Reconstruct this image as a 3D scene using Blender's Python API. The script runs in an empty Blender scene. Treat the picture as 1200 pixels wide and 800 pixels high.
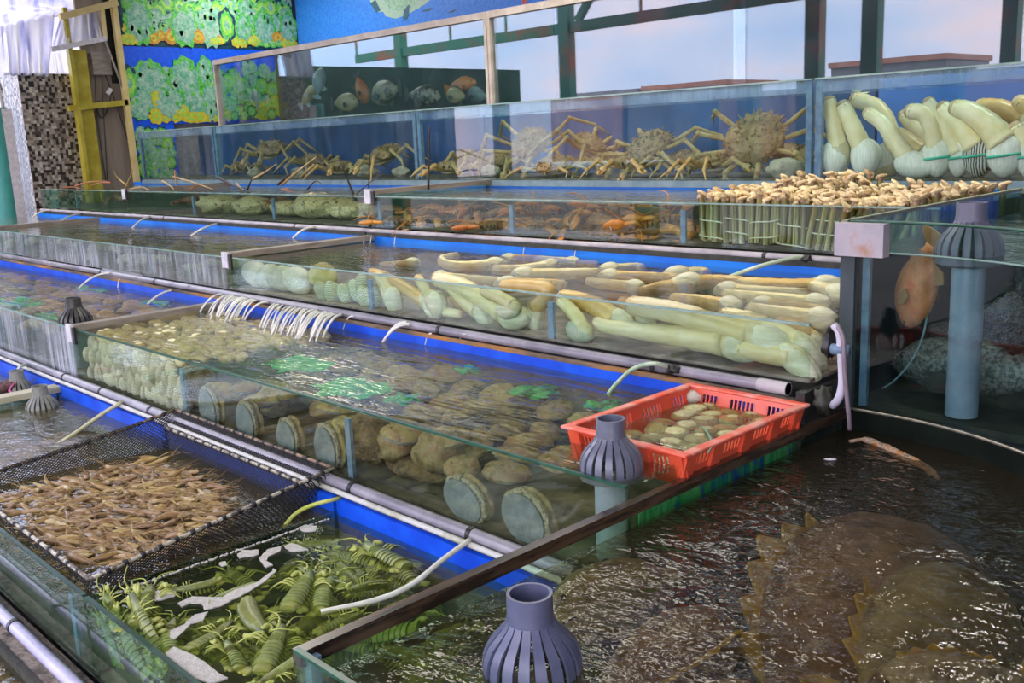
import bpy, bmesh, math, random
from mathutils import Vector, Matrix, Quaternion, noise
random.seed(7)
sc = bpy.context.scene
COL = sc.collection
PI = math.pi
V = Vector

# ------------------------------------------------------------------ camera
CAM = V((0, 0, 2.0))
YAW, PIT, ROL, FPX = math.radians(-46.4819), math.radians(11.7918), math.radians(-2.5375), 1150.96
fw = V((math.sin(YAW) * math.cos(PIT), math.cos(YAW) * math.cos(PIT), -math.sin(PIT)))
_rt = V((math.cos(YAW), -math.sin(YAW), 0)); _up = _rt.cross(fw)
rt = _rt * math.cos(ROL) + _up * math.sin(ROL)
up = _up * math.cos(ROL) - _rt * math.sin(ROL)
cam_d = bpy.data.cameras.new('camera'); cam = bpy.data.objects.new('camera', cam_d); COL.objects.link(cam)
cam_d.sensor_fit = 'HORIZONTAL'; cam_d.sensor_width = 36; cam_d.lens = 36 * FPX / 1200
cam_d.clip_start = .05; cam_d.clip_end = 400
cam.matrix_world = Matrix(((rt.x, up.x, -fw.x, CAM.x), (rt.y, up.y, -fw.y, CAM.y), (rt.z, up.z, -fw.z, CAM.z), (0, 0, 0, 1)))
sc.camera = cam

def at(x, y, ax, v):
    """point of the place that the photograph shows at (x, y), on the plane axis = v"""
    d = fw + rt * ((x - 600) / FPX) - up * ((y - 400) / FPX)
    i = 'XYZ'.index(ax)
    return CAM + d * ((v - CAM[i]) / d[i])
def atz(x, y, z): return at(x, y, 'Z', z)
def aty(x, y, v): return at(x, y, 'Y', v)
def atx(x, y, v): return at(x, y, 'X', v)

# ------------------------------------------------------------------ view, sky, lamps
sc.view_settings.view_transform = 'Standard'
sc.view_settings.look = 'None'
sc.view_settings.exposure = 0.0
sc.view_settings.gamma = 1.0
try: sc.view_settings.use_curve_mapping = False
except Exception: pass
try:
    sc.cycles.transparent_max_bounces = 40
    sc.cycles.max_bounces = 9
    sc.cycles.glossy_bounces = 4
    sc.cycles.diffuse_bounces = 4
    sc.cycles.caustics_reflective = False
    sc.cycles.sample_clamp_indirect = 6.0
except Exception: pass

SKY = 5.0
w = bpy.data.worlds.new('sky'); sc.world = w; w.use_nodes = True
nt = w.node_tree; nt.nodes.clear()
out = nt.nodes.new('ShaderNodeOutputWorld'); bg = nt.nodes.new('ShaderNodeBackground')
tc = nt.nodes.new('ShaderNodeTexCoord'); mp = nt.nodes.new('ShaderNodeMapping'); mp.inputs['Scale'].default_value = (1, 1, 2.6)
ns = nt.nodes.new('ShaderNodeTexNoise'); ns.inputs['Scale'].default_value = 3.0; ns.inputs['Detail'].default_value = 4
rp = nt.nodes.new('ShaderNodeValToRGB')
for i, (p, c) in enumerate(((.36, (.50, .66, 1.0)), (.47, (.72, .76, 1.0)), (.55, (1.0, .80, .90)), (.64, (1, .97, .94)))):
    e = rp.color_ramp.elements[i] if i < 2 else rp.color_ramp.elements.new(p)
    e.position = p; e.color = (*c, 1)
L = nt.links
L.new(tc.outputs['Generated'], mp.inputs[0]); L.new(mp.outputs[0], ns.inputs['Vector']); L.new(ns.outputs['Fac'], rp.inputs[0])
L.new(rp.outputs[0], bg.inputs[0]); bg.inputs[1].default_value = SKY; L.new(bg.outputs[0], out.inputs[0])

def area(name, loc, size, power, col=(1, .95, .88), aim=(0, 0, -1), sy=None):
    d = bpy.data.lights.new(name, 'AREA'); d.energy = power; d.color = col; d.size = size
    if sy: d.shape = 'RECTANGLE'; d.size_y = sy
    o = bpy.data.objects.new(name, d); COL.objects.link(o); o.location = loc
    o.rotation_euler = V(aim).to_track_quat('-Z', 'Y').to_euler()
    return o
# unseen roof lights: lamps inferred from water glints; the first added to brighten murals
for i, (x, y, s, p) in enumerate(((-11.6, 7.0, 1.4, 50), (-12.0, 2.0, 1.4, 50), (-6.2, 3.6, 1.4, 65), (-3.2, 3.4, 1.4, 60), (-5.2, 6.0, 1.4, 50), (-1.8, 6.0, 1.4, 60))):
    area('unseen_roof_light', (x, y, 4.3), 2.4 if i != 5 else 1.2, p, (1, .95, .86), sy=.9 if i != 5 else .2)

# ------------------------------------------------------------------ materials
MATS = {}
def newmat(name):
    m = bpy.data.materials.new(name); m.use_nodes = True; m.node_tree.nodes.clear()
    o = m.node_tree.nodes.new('ShaderNodeOutputMaterial')
    return m, m.node_tree, o
def N(nt, t, **kw):
    n = nt.nodes.new(t)
    for k, v in kw.items():
        if k.startswith('_'): setattr(n, k[1:], v)
        else: n.inputs[k.replace('_', ' ')].default_value = v
    return n
def ramp(nt, stops):
    r = nt.nodes.new('ShaderNodeValToRGB')
    while len(r.color_ramp.elements) < len(stops): r.color_ramp.elements.new(.5)
    for e, (p, c) in zip(r.color_ramp.elements, stops):
        e.position = p; e.color = (*c, 1)
    return r
def coords(nt, stretch, world=False):
    if world:
        g = nt.nodes.new('ShaderNodeNewGeometry'); src = g.outputs['Position']
    else:
        t = nt.nodes.new('ShaderNodeTexCoord'); src = t.outputs['Object']
    m = nt.nodes.new('ShaderNodeMapping'); m.inputs['Scale'].default_value = stretch
    nt.links.new(src, m.inputs[0])
    return m.outputs[0]
def M(name, c, c2=None, scale=8, rough=.5, bump=0, bscale=None, metal=0, rand=0, stretch=(1, 1, 1), detail=4, lo=.38, hi=.62,
      c3=None, coat=0, sss=0, tex='noise', spec=.5, world=False, dist=.01, alpha=1, emit=0):
    if name in MATS: return MATS[name]
    m, nt, o = newmat(name); L = nt.links
    b = nt.nodes.new('ShaderNodeBsdfPrincipled')
    b.inputs['Roughness'].default_value = rough; b.inputs['Metallic'].default_value = metal
    b.inputs['Coat Weight'].default_value = coat; b.inputs['Specular IOR Level'].default_value = spec
    b.inputs['Coat Roughness'].default_value = .15
    if alpha < 1: b.inputs['Alpha'].default_value = alpha
    if sss:
        b.inputs['Subsurface Weight'].default_value = sss; b.inputs['Subsurface Radius'].default_value = (.03, .02, .01); b.inputs['Subsurface Scale'].default_value = .5
    col = None
    co = coords(nt, stretch, world)
    if c2:
        if tex == 'wave':
            t = N(nt, 'ShaderNodeTexWave', Scale=scale, Distortion=3.0, Detail=3.0); fac = t.outputs['Fac']
        elif tex == 'voronoi':
            t = N(nt, 'ShaderNodeTexVoronoi', Scale=scale); fac = t.outputs['Distance']
        else:
            t = N(nt, 'ShaderNodeTexNoise', Scale=scale, Detail=detail, Roughness=.6); fac = t.outputs['Fac']
        L.new(co, t.inputs['Vector'])
        st = [(lo, c), (hi, c2)] if not c3 else [(lo, c), ((lo + hi) / 2, c2), (hi, c3)]
        r = ramp(nt, st); L.new(fac, r.inputs[0]); col = r.outputs[0]
    if rand:
        oi = nt.nodes.new('ShaderNodeObjectInfo')
        hs = nt.nodes.new('ShaderNodeHueSaturation')
        mr = N(nt, 'ShaderNodeMapRange'); mr.inputs['To Min'].default_value = 1 - rand; mr.inputs['To Max'].default_value = 1 + rand
        mh = N(nt, 'ShaderNodeMapRange'); mh.inputs['To Min'].default_value = .5 - rand * .06; mh.inputs['To Max'].default_value = .5 + rand * .06
        L.new(oi.outputs['Random'], mr.inputs[0]); L.new(mr.outputs[0], hs.inputs['Value'])
        L.new(oi.outputs['Random'], mh.inputs[0]); L.new(mh.outputs[0], hs.inputs['Hue'])
        if col: L.new(col, hs.inputs['Color'])
        else: hs.inputs['Color'].default_value = (*c, 1)
        col = hs.outputs[0]
    if col: L.new(col, b.inputs['Base Color'])
    else: b.inputs['Base Color'].default_value = (*c, 1)
    if emit:
        b.inputs['Emission Color'].default_value = (*c, 1); b.inputs['Emission Strength'].default_value = emit
    if bump:
        t2 = N(nt, 'ShaderNodeTexNoise', Scale=bscale or scale * 3, Detail=4.0); L.new(co, t2.inputs['Vector'])
        bp = N(nt, 'ShaderNodeBump', Strength=bump, Distance=dist); L.new(t2.outputs['Fac'], bp.inputs['Height']); L.new(bp.outputs[0], b.inputs['Normal'])
    L.new(b.outputs[0], o.inputs[0]); MATS[name] = m
    return m
def thin_ior(nt, ior):
    g = nt.nodes.new('ShaderNodeNewGeometry')
    ma = nt.nodes.new('ShaderNodeMath'); ma.operation = 'MULTIPLY_ADD'
    nt.links.new(g.outputs['Backfacing'], ma.inputs[0]); ma.inputs[1].default_value = 1 / ior - ior; ma.inputs[2].default_value = ior
    return ma.outputs[0]
def glass(name, tint=(.90, .97, .94), ior=1.42, dirt_or_sheen=0, dcol=(.75, .78, .80), dscale=14, stretch=(1, 1, .08), dlo=.45, dhi=.75):
    if name in MATS: return MATS[name]
    m, nt, o = newmat(name); L = nt.links
    fr = nt.nodes.new('ShaderNodeFresnel'); L.new(thin_ior(nt, ior), fr.inputs['IOR'])
    tr = nt.nodes.new('ShaderNodeBsdfTransparent'); tr.inputs[0].default_value = (*tint, 1)
    gl = nt.nodes.new('ShaderNodeBsdfGlossy'); gl.inputs['Roughness'].default_value = .0; gl.inputs[0].default_value = (1, 1, 1, 1)
    mx = nt.nodes.new('ShaderNodeMixShader'); L.new(fr.outputs[0], mx.inputs[0]); L.new(tr.outputs[0], mx.inputs[1]); L.new(gl.outputs[0], mx.inputs[2])
    res = mx.outputs[0]
    if dirt_or_sheen:
        df = nt.nodes.new('ShaderNodeBsdfDiffuse'); df.inputs[0].default_value = (*dcol, 1)
        t = N(nt, 'ShaderNodeTexNoise', Scale=dscale, Detail=5.0, Roughness=.65); L.new(coords(nt, stretch, True), t.inputs['Vector'])
        t2 = N(nt, 'ShaderNodeTexNoise', Scale=1.6, Detail=2.0); L.new(coords(nt, (1, 1, 2), True), t2.inputs['Vector'])
        r = N(nt, 'ShaderNodeMapRange'); r.inputs['From Min'].default_value = dlo; r.inputs['From Max'].default_value = dhi; r.inputs['To Max'].default_value = dirt_or_sheen
        r2 = N(nt, 'ShaderNodeMapRange'); r2.inputs['From Min'].default_value = .35; r2.inputs['From Max'].default_value = .65; r2.inputs['To Min'].default_value = .25
        mu = nt.nodes.new('ShaderNodeMath'); mu.operation = 'MULTIPLY'
        L.new(t.outputs['Fac'], r.inputs[0]); L.new(t2.outputs['Fac'], r2.inputs[0]); L.new(r.outputs[0], mu.inputs[0]); L.new(r2.outputs[0], mu.inputs[1])
        m2 = nt.nodes.new('ShaderNodeMixShader'); L.new(mu.outputs[0], m2.inputs[0]); L.new(res, m2.inputs[1]); L.new(df.outputs[0], m2.inputs[2]); res = m2.outputs[0]
    L.new(res, o.inputs[0]); MATS[name] = m
    return m
def water(name, tint=(.80, .88, .82), bump=.12, scale=9, stretch=(.35, 1, 1), murk=0, mcol=(.2, .2, .15), rough=.02, ior=1.33, dist=.05, fine=.35):
    if name in MATS: return MATS[name]
    m, nt, o = newmat(name); L = nt.links
    co = coords(nt, stretch, True)
    t = N(nt, 'ShaderNodeTexNoise', Scale=scale, Detail=3.0, Roughness=.55, Distortion=.6); L.new(co, t.inputs['Vector'])
    t2 = N(nt, 'ShaderNodeTexNoise', Scale=scale * 4, Detail=2.0); L.new(co, t2.inputs['Vector'])
    ad = nt.nodes.new('ShaderNodeMath'); ad.operation = 'MULTIPLY_ADD'; ad.inputs[1].default_value = fine
    L.new(t2.outputs['Fac'], ad.inputs[0]); L.new(t.outputs['Fac'], ad.inputs[2])
    bp = N(nt, 'ShaderNodeBump', Strength=bump, Distance=dist); L.new(ad.outputs[0], bp.inputs['Height'])
    fr = nt.nodes.new('ShaderNodeFresnel'); L.new(thin_ior(nt, ior), fr.inputs['IOR']); L.new(bp.outputs[0], fr.inputs['Normal'])
    tr = nt.nodes.new('ShaderNodeBsdfTransparent'); tr.inputs[0].default_value = (*tint, 1)
    gl = nt.nodes.new('ShaderNodeBsdfGlossy'); gl.inputs['Roughness'].default_value = rough; gl.inputs[0].default_value = (1, 1, 1, 1); L.new(bp.outputs[0], gl.inputs['Normal'])
    base = tr.outputs[0]
    if murk:
        df = nt.nodes.new('ShaderNodeBsdfDiffuse'); df.inputs[0].default_value = (*mcol, 1)
        m2 = nt.nodes.new('ShaderNodeMixShader'); m2.inputs[0].default_value = murk; L.new(base, m2.inputs[1]); L.new(df.outputs[0], m2.inputs[2]); base = m2.outputs[0]
    mx = nt.nodes.new('ShaderNodeMixShader'); L.new(fr.outputs[0], mx.inputs[0]); L.new(base, mx.inputs[1]); L.new(gl.outputs[0], mx.inputs[2])
    L.new(mx.outputs[0], o.inputs[0]); MATS[name] = m
    return m

# ------------------------------------------------------------------ mesh helper
def rotm(rx=0, ry=0, rz=0): return (Matrix.Rotation(rz, 3, 'Z') @ Matrix.Rotation(ry, 3, 'Y') @ Matrix.Rotation(rx, 3, 'X'))
def smooth_path(pts, n=6):
    pts = [V(p) for p in pts]
    if len(pts) < 3 or n < 2: return pts
    o = []
    P = [pts[0] * 2 - pts[1]] + pts + [pts[-1] * 2 - pts[-2]]
    for i in range(1, len(P) - 2):
        a, b, c, d = P[i - 1:i + 3]
        for k in range(n):
            t = k / n
            o.append(.5 * ((2 * b) + (c - a) * t + (2 * a - 5 * b + 4 * c - d) * t * t + (3 * b - a - 3 * c + d) * t ** 3))
    o.append(pts[-1]); return o
class MB:
    def __init__(s): s.v = []; s.f = []; s.m = []; s.cur = 0
    def add(s, vs, fs):
        b = len(s.v); s.v += [V(p) for p in vs]
        for f in fs: s.f.append([b + i for i in f]); s.m.append(s.cur)
        return s
    def box(s, a, b, R=None, c=None):
        x0, y0, z0 = a; x1, y1, z1 = b
        vs = [V(p) for p in ((x0, y0, z0), (x1, y0, z0), (x1, y1, z0), (x0, y1, z0), (x0, y0, z1), (x1, y0, z1), (x1, y1, z1), (x0, y1, z1))]
        if R is not None:
            cc = V(c) if c is not None else V((0, 0, 0)); vs = [cc + R @ (p - cc) for p in vs]
        return s.add(vs, ((0, 3, 2, 1), (4, 5, 6, 7), (0, 1, 5, 4), (1, 2, 6, 5), (2, 3, 7, 6), (3, 0, 4, 7)))
    def bar(s, p, q, w, h, upv=(0, 0, 1)):
        p, q = V(p), V(q); d = (q - p).normalized(); sx = d.cross(V(upv))
        if sx.length < 1e-4: sx = d.cross(V((1, 0, 0)))
        sx.normalize(); u = sx.cross(d)
        vs = []
        for e in (p, q):
            for a, b in ((-1, -1), (1, -1), (1, 1), (-1, 1)): vs.append(e + sx * (a * w / 2) + u * (b * h / 2))
        return s.add(vs, ((3, 2, 1, 0), (4, 5, 6, 7), (0, 1, 5, 4), (1, 2, 6, 5), (2, 3, 7, 6), (3, 0, 4, 7)))
    def tube(s, pts, r, seg=8, cap=True, sq=1.0, upv=None):
        pts = [V(p) for p in pts]; n = len(pts)
        rs = r if isinstance(r, (list, tuple)) else [r] * n
        t = (pts[1] - pts[0]).normalized(); ref = V(upv) if upv else (V((0, 0, 1)) if abs(t.z) < .9 else V((1, 0, 0)))
        a = t.cross(ref).normalized(); vs = []; fs = []
        for i, p in enumerate(pts):
            t = (pts[min(i + 1, n - 1)] - pts[max(i - 1, 0)])
            t = t.normalized() if t.length > 1e-9 else V((0, 0, 1))
            a = (a - t * a.dot(t)); a = a.normalized() if a.length > 1e-6 else t.orthogonal().normalized()
            b = t.cross(a)
            for k in range(seg):
                an = 2 * PI * k / seg; vs.append(p + (a * math.cos(an) + b * (math.sin(an) * sq)) * rs[i])
        for i in range(n - 1):
            for k in range(seg):
                k2 = (k + 1) % seg; fs.append((i * seg + k, i * seg + k2, (i + 1) * seg + k2, (i + 1) * seg + k))
        if cap: fs.append(tuple(range(seg - 1, -1, -1))); fs.append(tuple((n - 1) * seg + k for k in range(seg)))
        return s.add(vs, fs)
    def lathe(s, prof, seg=20, c=(0, 0, 0), R=None, close=False):
        c = V(c); vs = []; fs = []; n = len(prof)
        for (r, z) in prof:
            for k in range(seg):
                an = 2 * PI * k / seg; p = V((r * math.cos(an), r * math.sin(an), z)); vs.append(c + (R @ p if R is not None else p))
        for i in range(n - 1 + (1 if close else 0)):
            j = (i + 1) % n
            for k in range(seg):
                k2 = (k + 1) % seg; fs.append((i * seg + k, i * seg + k2, j * seg + k2, j * seg + k))
        if not close:
            if prof[0][0] > 1e-5: fs.append(tuple(range(seg - 1, -1, -1)))
            if prof[-1][0] > 1e-5: fs.append(tuple((n - 1) * seg + k for k in range(seg)))
        return s.add(vs, fs)
    def ell(s, c, r, R=None, seg=14, ring=8, fn=None):
        c = V(c); vs = []; fs = []
        for i in range(ring + 1):
            ph = PI * i / ring - PI / 2
            for k in range(seg):
                th = 2 * PI * k / seg
                p = V((math.cos(ph) * math.cos(th), math.cos(ph) * math.sin(th), math.sin(ph)))
                q = V((p.x * r[0], p.y * r[1], p.z * r[2]))
                if fn: q = fn(p, q)
                vs.append(c + (R @ q if R is not None else q))
        for i in range(ring):
            for k in range(seg):
                k2 = (k + 1) % seg
                fs.append((i * seg + k, i * seg + k2, (i + 1) * seg + k2, (i + 1) * seg + k))
        return s.add(vs, fs)
    def plate(s, poly, th, org, ax, ay):
        """flat polygon (2-D points) with thickness, in the plane org + x*ax + y*ay"""
        org, ax, ay = V(org), V(ax), V(ay); nrm = ax.cross(ay).normalized(); n = len(poly)
        a = [org + ax * x + ay * y + nrm * (th / 2) for x, y in poly]; b = [p - nrm * th for p in a]
        fs = [tuple(range(n)), tuple(range(2 * n - 1, n - 1, -1))]
        fs += [(i, i + n, (i + 1) % n + n, (i + 1) % n) for i in range(n)]
        return s.add(a + b, fs)
    def grid(s, P, nu, nv, fn):
        vs = [fn(i / nu, j / nv) for j in range(nv + 1) for i in range(nu + 1)]
        fs = [(j * (nu + 1) + i, j * (nu + 1) + i + 1, (j + 1) * (nu + 1) + i + 1, (j + 1) * (nu + 1) + i) for j in range(nv) for i in range(nu)]
        return s.add(vs, fs)
    def mesh(s, name, mats, smooth=False, org=None, ang=None):
        me = bpy.data.meshes.new(name)
        o = V(org) if org is not None else V((0, 0, 0))
        me.from_pydata([tuple(p - o) for p in s.v], [], s.f)
        for m in (mats if isinstance(mats, (list, tuple)) else [mats]): me.materials.append(m)
        me.polygons.foreach_set('material_index', s.m)
        if smooth: me.polygons.foreach_set('use_smooth', [True] * len(me.polygons))
        bm = bmesh.new(); bm.from_mesh(me); bmesh.ops.recalc_face_normals(bm, faces=bm.faces); bm.to_mesh(me); bm.free()
        if smooth and ang is not None:
            try: me.set_sharp_from_angle(angle=ang)
            except Exception: pass
        me.update(); return me
    def build(s, name, mats, parent=None, smooth=False, org=None, ang=None):
        """one mesh object; org: world origin of the parent thing when the vertices are world points"""
        o = bpy.data.objects.new(name, s.mesh(name, mats, smooth, org, ang)); COL.objects.link(o)
        if parent is not None: o.parent = parent
        return o
def thing(name, label, cat, loc=(0, 0, 0), rot=None, group=None):
    o = bpy.data.objects.new(name, None); COL.objects.link(o); o.empty_display_size = .05
    o.location = loc
    if rot is not None: o.rotation_euler = rot
    o['label'] = label; o['category'] = cat
    if group: o['group'] = group
    return o
def tag(o, label, cat, group=None, kind=None):
    o['label'] = label; o['category'] = cat
    if group: o['group'] = group
    if kind: o['kind'] = kind
    return o
def struct(o): o['kind'] = 'structure'; return o
def part_label(o, t): o['label'] = t; return o
def dup(root, label, group=None):
    r = root.copy(); COL.objects.link(r); r['label'] = label
    if group: r['group'] = group
    for ch in root.children:
        c = ch.copy(); COL.objects.link(c); c.parent = r
        for g in ch.children:
            d = g.copy(); COL.objects.link(d); d.parent = c
    return r
ORD = ['first', 'second', 'third', 'fourth', 'fifth', 'sixth', 'seventh', 'eighth', 'ninth', 'tenth', 'eleventh', 'twelfth', 'thirteenth', 'fourteenth',
       'fifteenth', 'sixteenth', 'seventeenth', 'eighteenth', 'nineteenth', 'twentieth']
# ------------------------------------------------------------------ shared materials
m_conc = M('wet_concrete', (.10, .10, .09), (.17, .16, .14), scale=2, rough=.5, world=True)
m_roof = M('roof_sheet', (.10, .10, .11), (.16, .16, .16), scale=3, rough=.7, world=True)
m_wall = M('dull_wall', (.16, .17, .19), (.24, .25, .26), scale=2, rough=.8, world=True)
m_steel = M('green_painted_steel', (.018, .26, .15), (.50, .13, .04), scale=1.3, rough=.5, world=True, lo=.48, hi=.62)
m_blue = M('blue_tank_paint', (.001, .065, .66), (.003, .11, .82), scale=6, rough=.45, world=True)
m_bluelt = M('blue_tank_sheet', (.001, .17, .80), (.003, .25, .92), scale=3, rough=.5, world=True)
m_blueback = M('teal_blue_backing', (.010, .060, .17), (.016, .11, .30), scale=1.2, rough=.6, world=True)
m_rim = M('green_glass_edge', (.006, .055, .032), (.02, .11, .065), scale=14, rough=.3, world=True, coat=.15)
m_rimlt = M('pale_glass_edge', (.20, .34, .30), (.34, .46, .42), scale=10, rough=.2, world=True)
m_brace = M('blue_grey_brace', (.10, .17, .27), (.17, .27, .38), scale=18, rough=.3, world=True, coat=.3)
m_alu = M('grey_aluminium', (.30, .27, .23), (.42, .39, .34), scale=9, rough=.45, metal=.3, world=True)
m_cream = M('cream_frame', (.55, .46, .36), (.72, .63, .52), scale=6, rough=.45, world=True)
m_clip = M('white_clip', (.58, .56, .60), (.75, .73, .76), scale=20, rough=.45, world=True)
m_pipe = M('grey_pvc', (.19, .18, .22), (.33, .31, .35), scale=5, rough=.35, world=True, coat=.2, bump=.15, bscale=40)
m_pipelt = M('pale_pvc', (.34, .31, .34), (.50, .46, .47), scale=7, rough=.4, world=True)
m_pipewh = M('white_conduit', (.60, .60, .56), (.42, .42, .30), scale=9, rough=.4, world=True, lo=.5, hi=.7)
m_ledge = M('dirty_ledge', (.11, .09, .07), (.34, .29, .23), c3=(.05, .045, .04), scale=16, rough=.7, bump=.6, world=True, lo=.35, hi=.66)
m_rust = M('rusty_ledge', (.50, .21, .03), (.20, .14, .09), c3=(.05, .04, .03), scale=5, rough=.6, bump=.6, world=True, stretch=(.5, 2, 2), lo=.36, hi=.66)
m_dark = M('dark_algae_base', (.018, .020, .016), (.05, .05, .035), scale=12, rough=.6, world=True, bump=.5)
m_sand = M('tank_floor', (.05, .047, .03), (.15, .135, .085), scale=9, rough=.8, world=True)
m_sandlt = M('tank_floor_pale', (.13, .095, .075), (.27, .22, .18), scale=9, rough=.8, world=True)
m_lining = M('algae_lining', (.045, .042, .030), (.10, .09, .06), c3=(.03, .04, .07), scale=7, rough=.7, world=True, lo=.35, hi=.66)
m_black = M('black_plastic', (.012, .012, .012), (.03, .03, .028), scale=20, rough=.35)
m_beam = M('wet_wood_trim', (.018, .012, .009), (.10, .06, .035), scale=8, rough=.25, stretch=(6, .6, 6), world=True, coat=.5)
m_beamgrey = M('divider_beam_grey', (.20, .17, .14), (.32, .28, .23), scale=8, rough=.45, world=True, stretch=(3, .6, 3))
m_beamcream = M('divider_beam_cream', (.42, .40, .26), (.52, .50, .36), scale=8, rough=.5, world=True, stretch=(3, .6, 3))

g_clean = glass('pane_glass')
g_green = glass('green_pane_glass', (.80, .93, .84), dirt_or_sheen=.10, dcol=(.45, .55, .45), dscale=6, stretch=(1, 1, .5))
g_streak = glass('streaked_pane_glass', (.86, .94, .92), dirt_or_sheen=.75, dcol=(.60, .62, .68), dscale=22, stretch=(1, 1, .07), dlo=.36, dhi=.68)
g_mirror = glass('upper_pane_glass', (.80, .88, .90), ior=1.85, dirt_or_sheen=.04, dcol=(.55, .55, .68), dscale=5, stretch=(1, 1, .6), dlo=.4, dhi=.8)
g_top = glass('crab_pane_glass', (.90, .96, .96), ior=1.36, dirt_or_sheen=.07, dcol=(.55, .62, .66), dscale=9, stretch=(1, 1, .15))

# ------------------------------------------------------------------ the place around the tanks
s = MB(); s.box((-40, -60, -.2), (8, 12, 0)); struct(s.build('floor', m_conc))
s = MB(); s.box((-13.0, -1.6, 4.8), (5, 8.5, 5.0)); struct(s.build('ceiling', m_roof))
s = MB(); s.box((-13.2, 8.3, 0), (5, 8.5, 4.8)); struct(s.build('wall_back', m_wall))
s = MB(); s.box((-13.25, 5.62, 0), (-13.05, 8.3, 4.8)); struct(s.build('wall_left', m_wall))
s = MB(); s.box((4.8, -1.6, 0), (5, 8.3, 4.8)); struct(s.build('wall_right', m_wall))
s = MB(); s.box((-17.4, 3.7, 0), (-17.2, 8.5, 4.9)); struct(s.build('sky_screen_left', M('pale_screen', (.42, .42, .46), (.52, .52, .56), scale=2, rough=.8, world=True)))  # unseen screen added to keep sky glare off the front-row water
s = MB(); s.box((-14.8, -1.6, 0), (-14.6, 3.7, 3.3)); struct(s.build('wall_left_near', M('dark_green_wall', (.012, .06, .04), (.03, .11, .07), scale=2, rough=.7, world=True)))
s = MB()
bm_ = MB(); bm_.box((-20, -1.56, 3.86), (4.8, -1.44, 4.05)); struct(bm_.build('ceiling_beam', m_steel))
k = 0
for x, wd in ((-18.3, .25), (-13.2, .26), (-8.02, .25), (-7.1, .25), (-5.15, .2), (-.6, .25), (4.5, .25)):
    b = MB(); b.box((x - wd / 2, -1.6, 0), (x + wd / 2, -1.4, 4.8)); struct(b.build('pillar_%d' % (k + 1), m_steel)); k += 1
for i in range(14):
    x = -20 + i * 1.72
    b = MB(); b.box((x - .02, -1.52, 4.05), (x + .02, -1.48, 4.8)); struct(b.build('ceiling_hanger', m_steel))
b = MB(); b.bar((-12.9, -1.5, 4.05), (-12.3, -1.5, 4.75), .1, .14); struct(b.build('ceiling_strut', m_steel))
# low buildings across the water, seen only as reflections in the panes
rb = random.Random(3)
m_bld = [M('far_red_wall', (.46, .18, .11), (.54, .26, .17), scale=1, world=True), M('far_grey_wall', (.17, .18, .20), (.24, .25, .26), scale=1, world=True)]
for i in range(9):
    x = -48 + i * 7.2 + rb.uniform(-.4, .4); h = rb.uniform(3.6, 5.4)
    r = thing('far_building', 'low building across the quay, mirrored in the upper panes, %s from the left' % ORD[i], 'building', (x, -46, 0), group='far buildings across the quay')
    b = MB(); b.box((-3.4, -3, 0), (3.4, 3, h)); b.build('wall', m_bld[i % 2], r)
    b = MB(); b.box((-3.5, -3.2, h), (3.5, 3.2, h + .3)); b.build('roof', m_bld[(i + 1) % 2], r)

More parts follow.
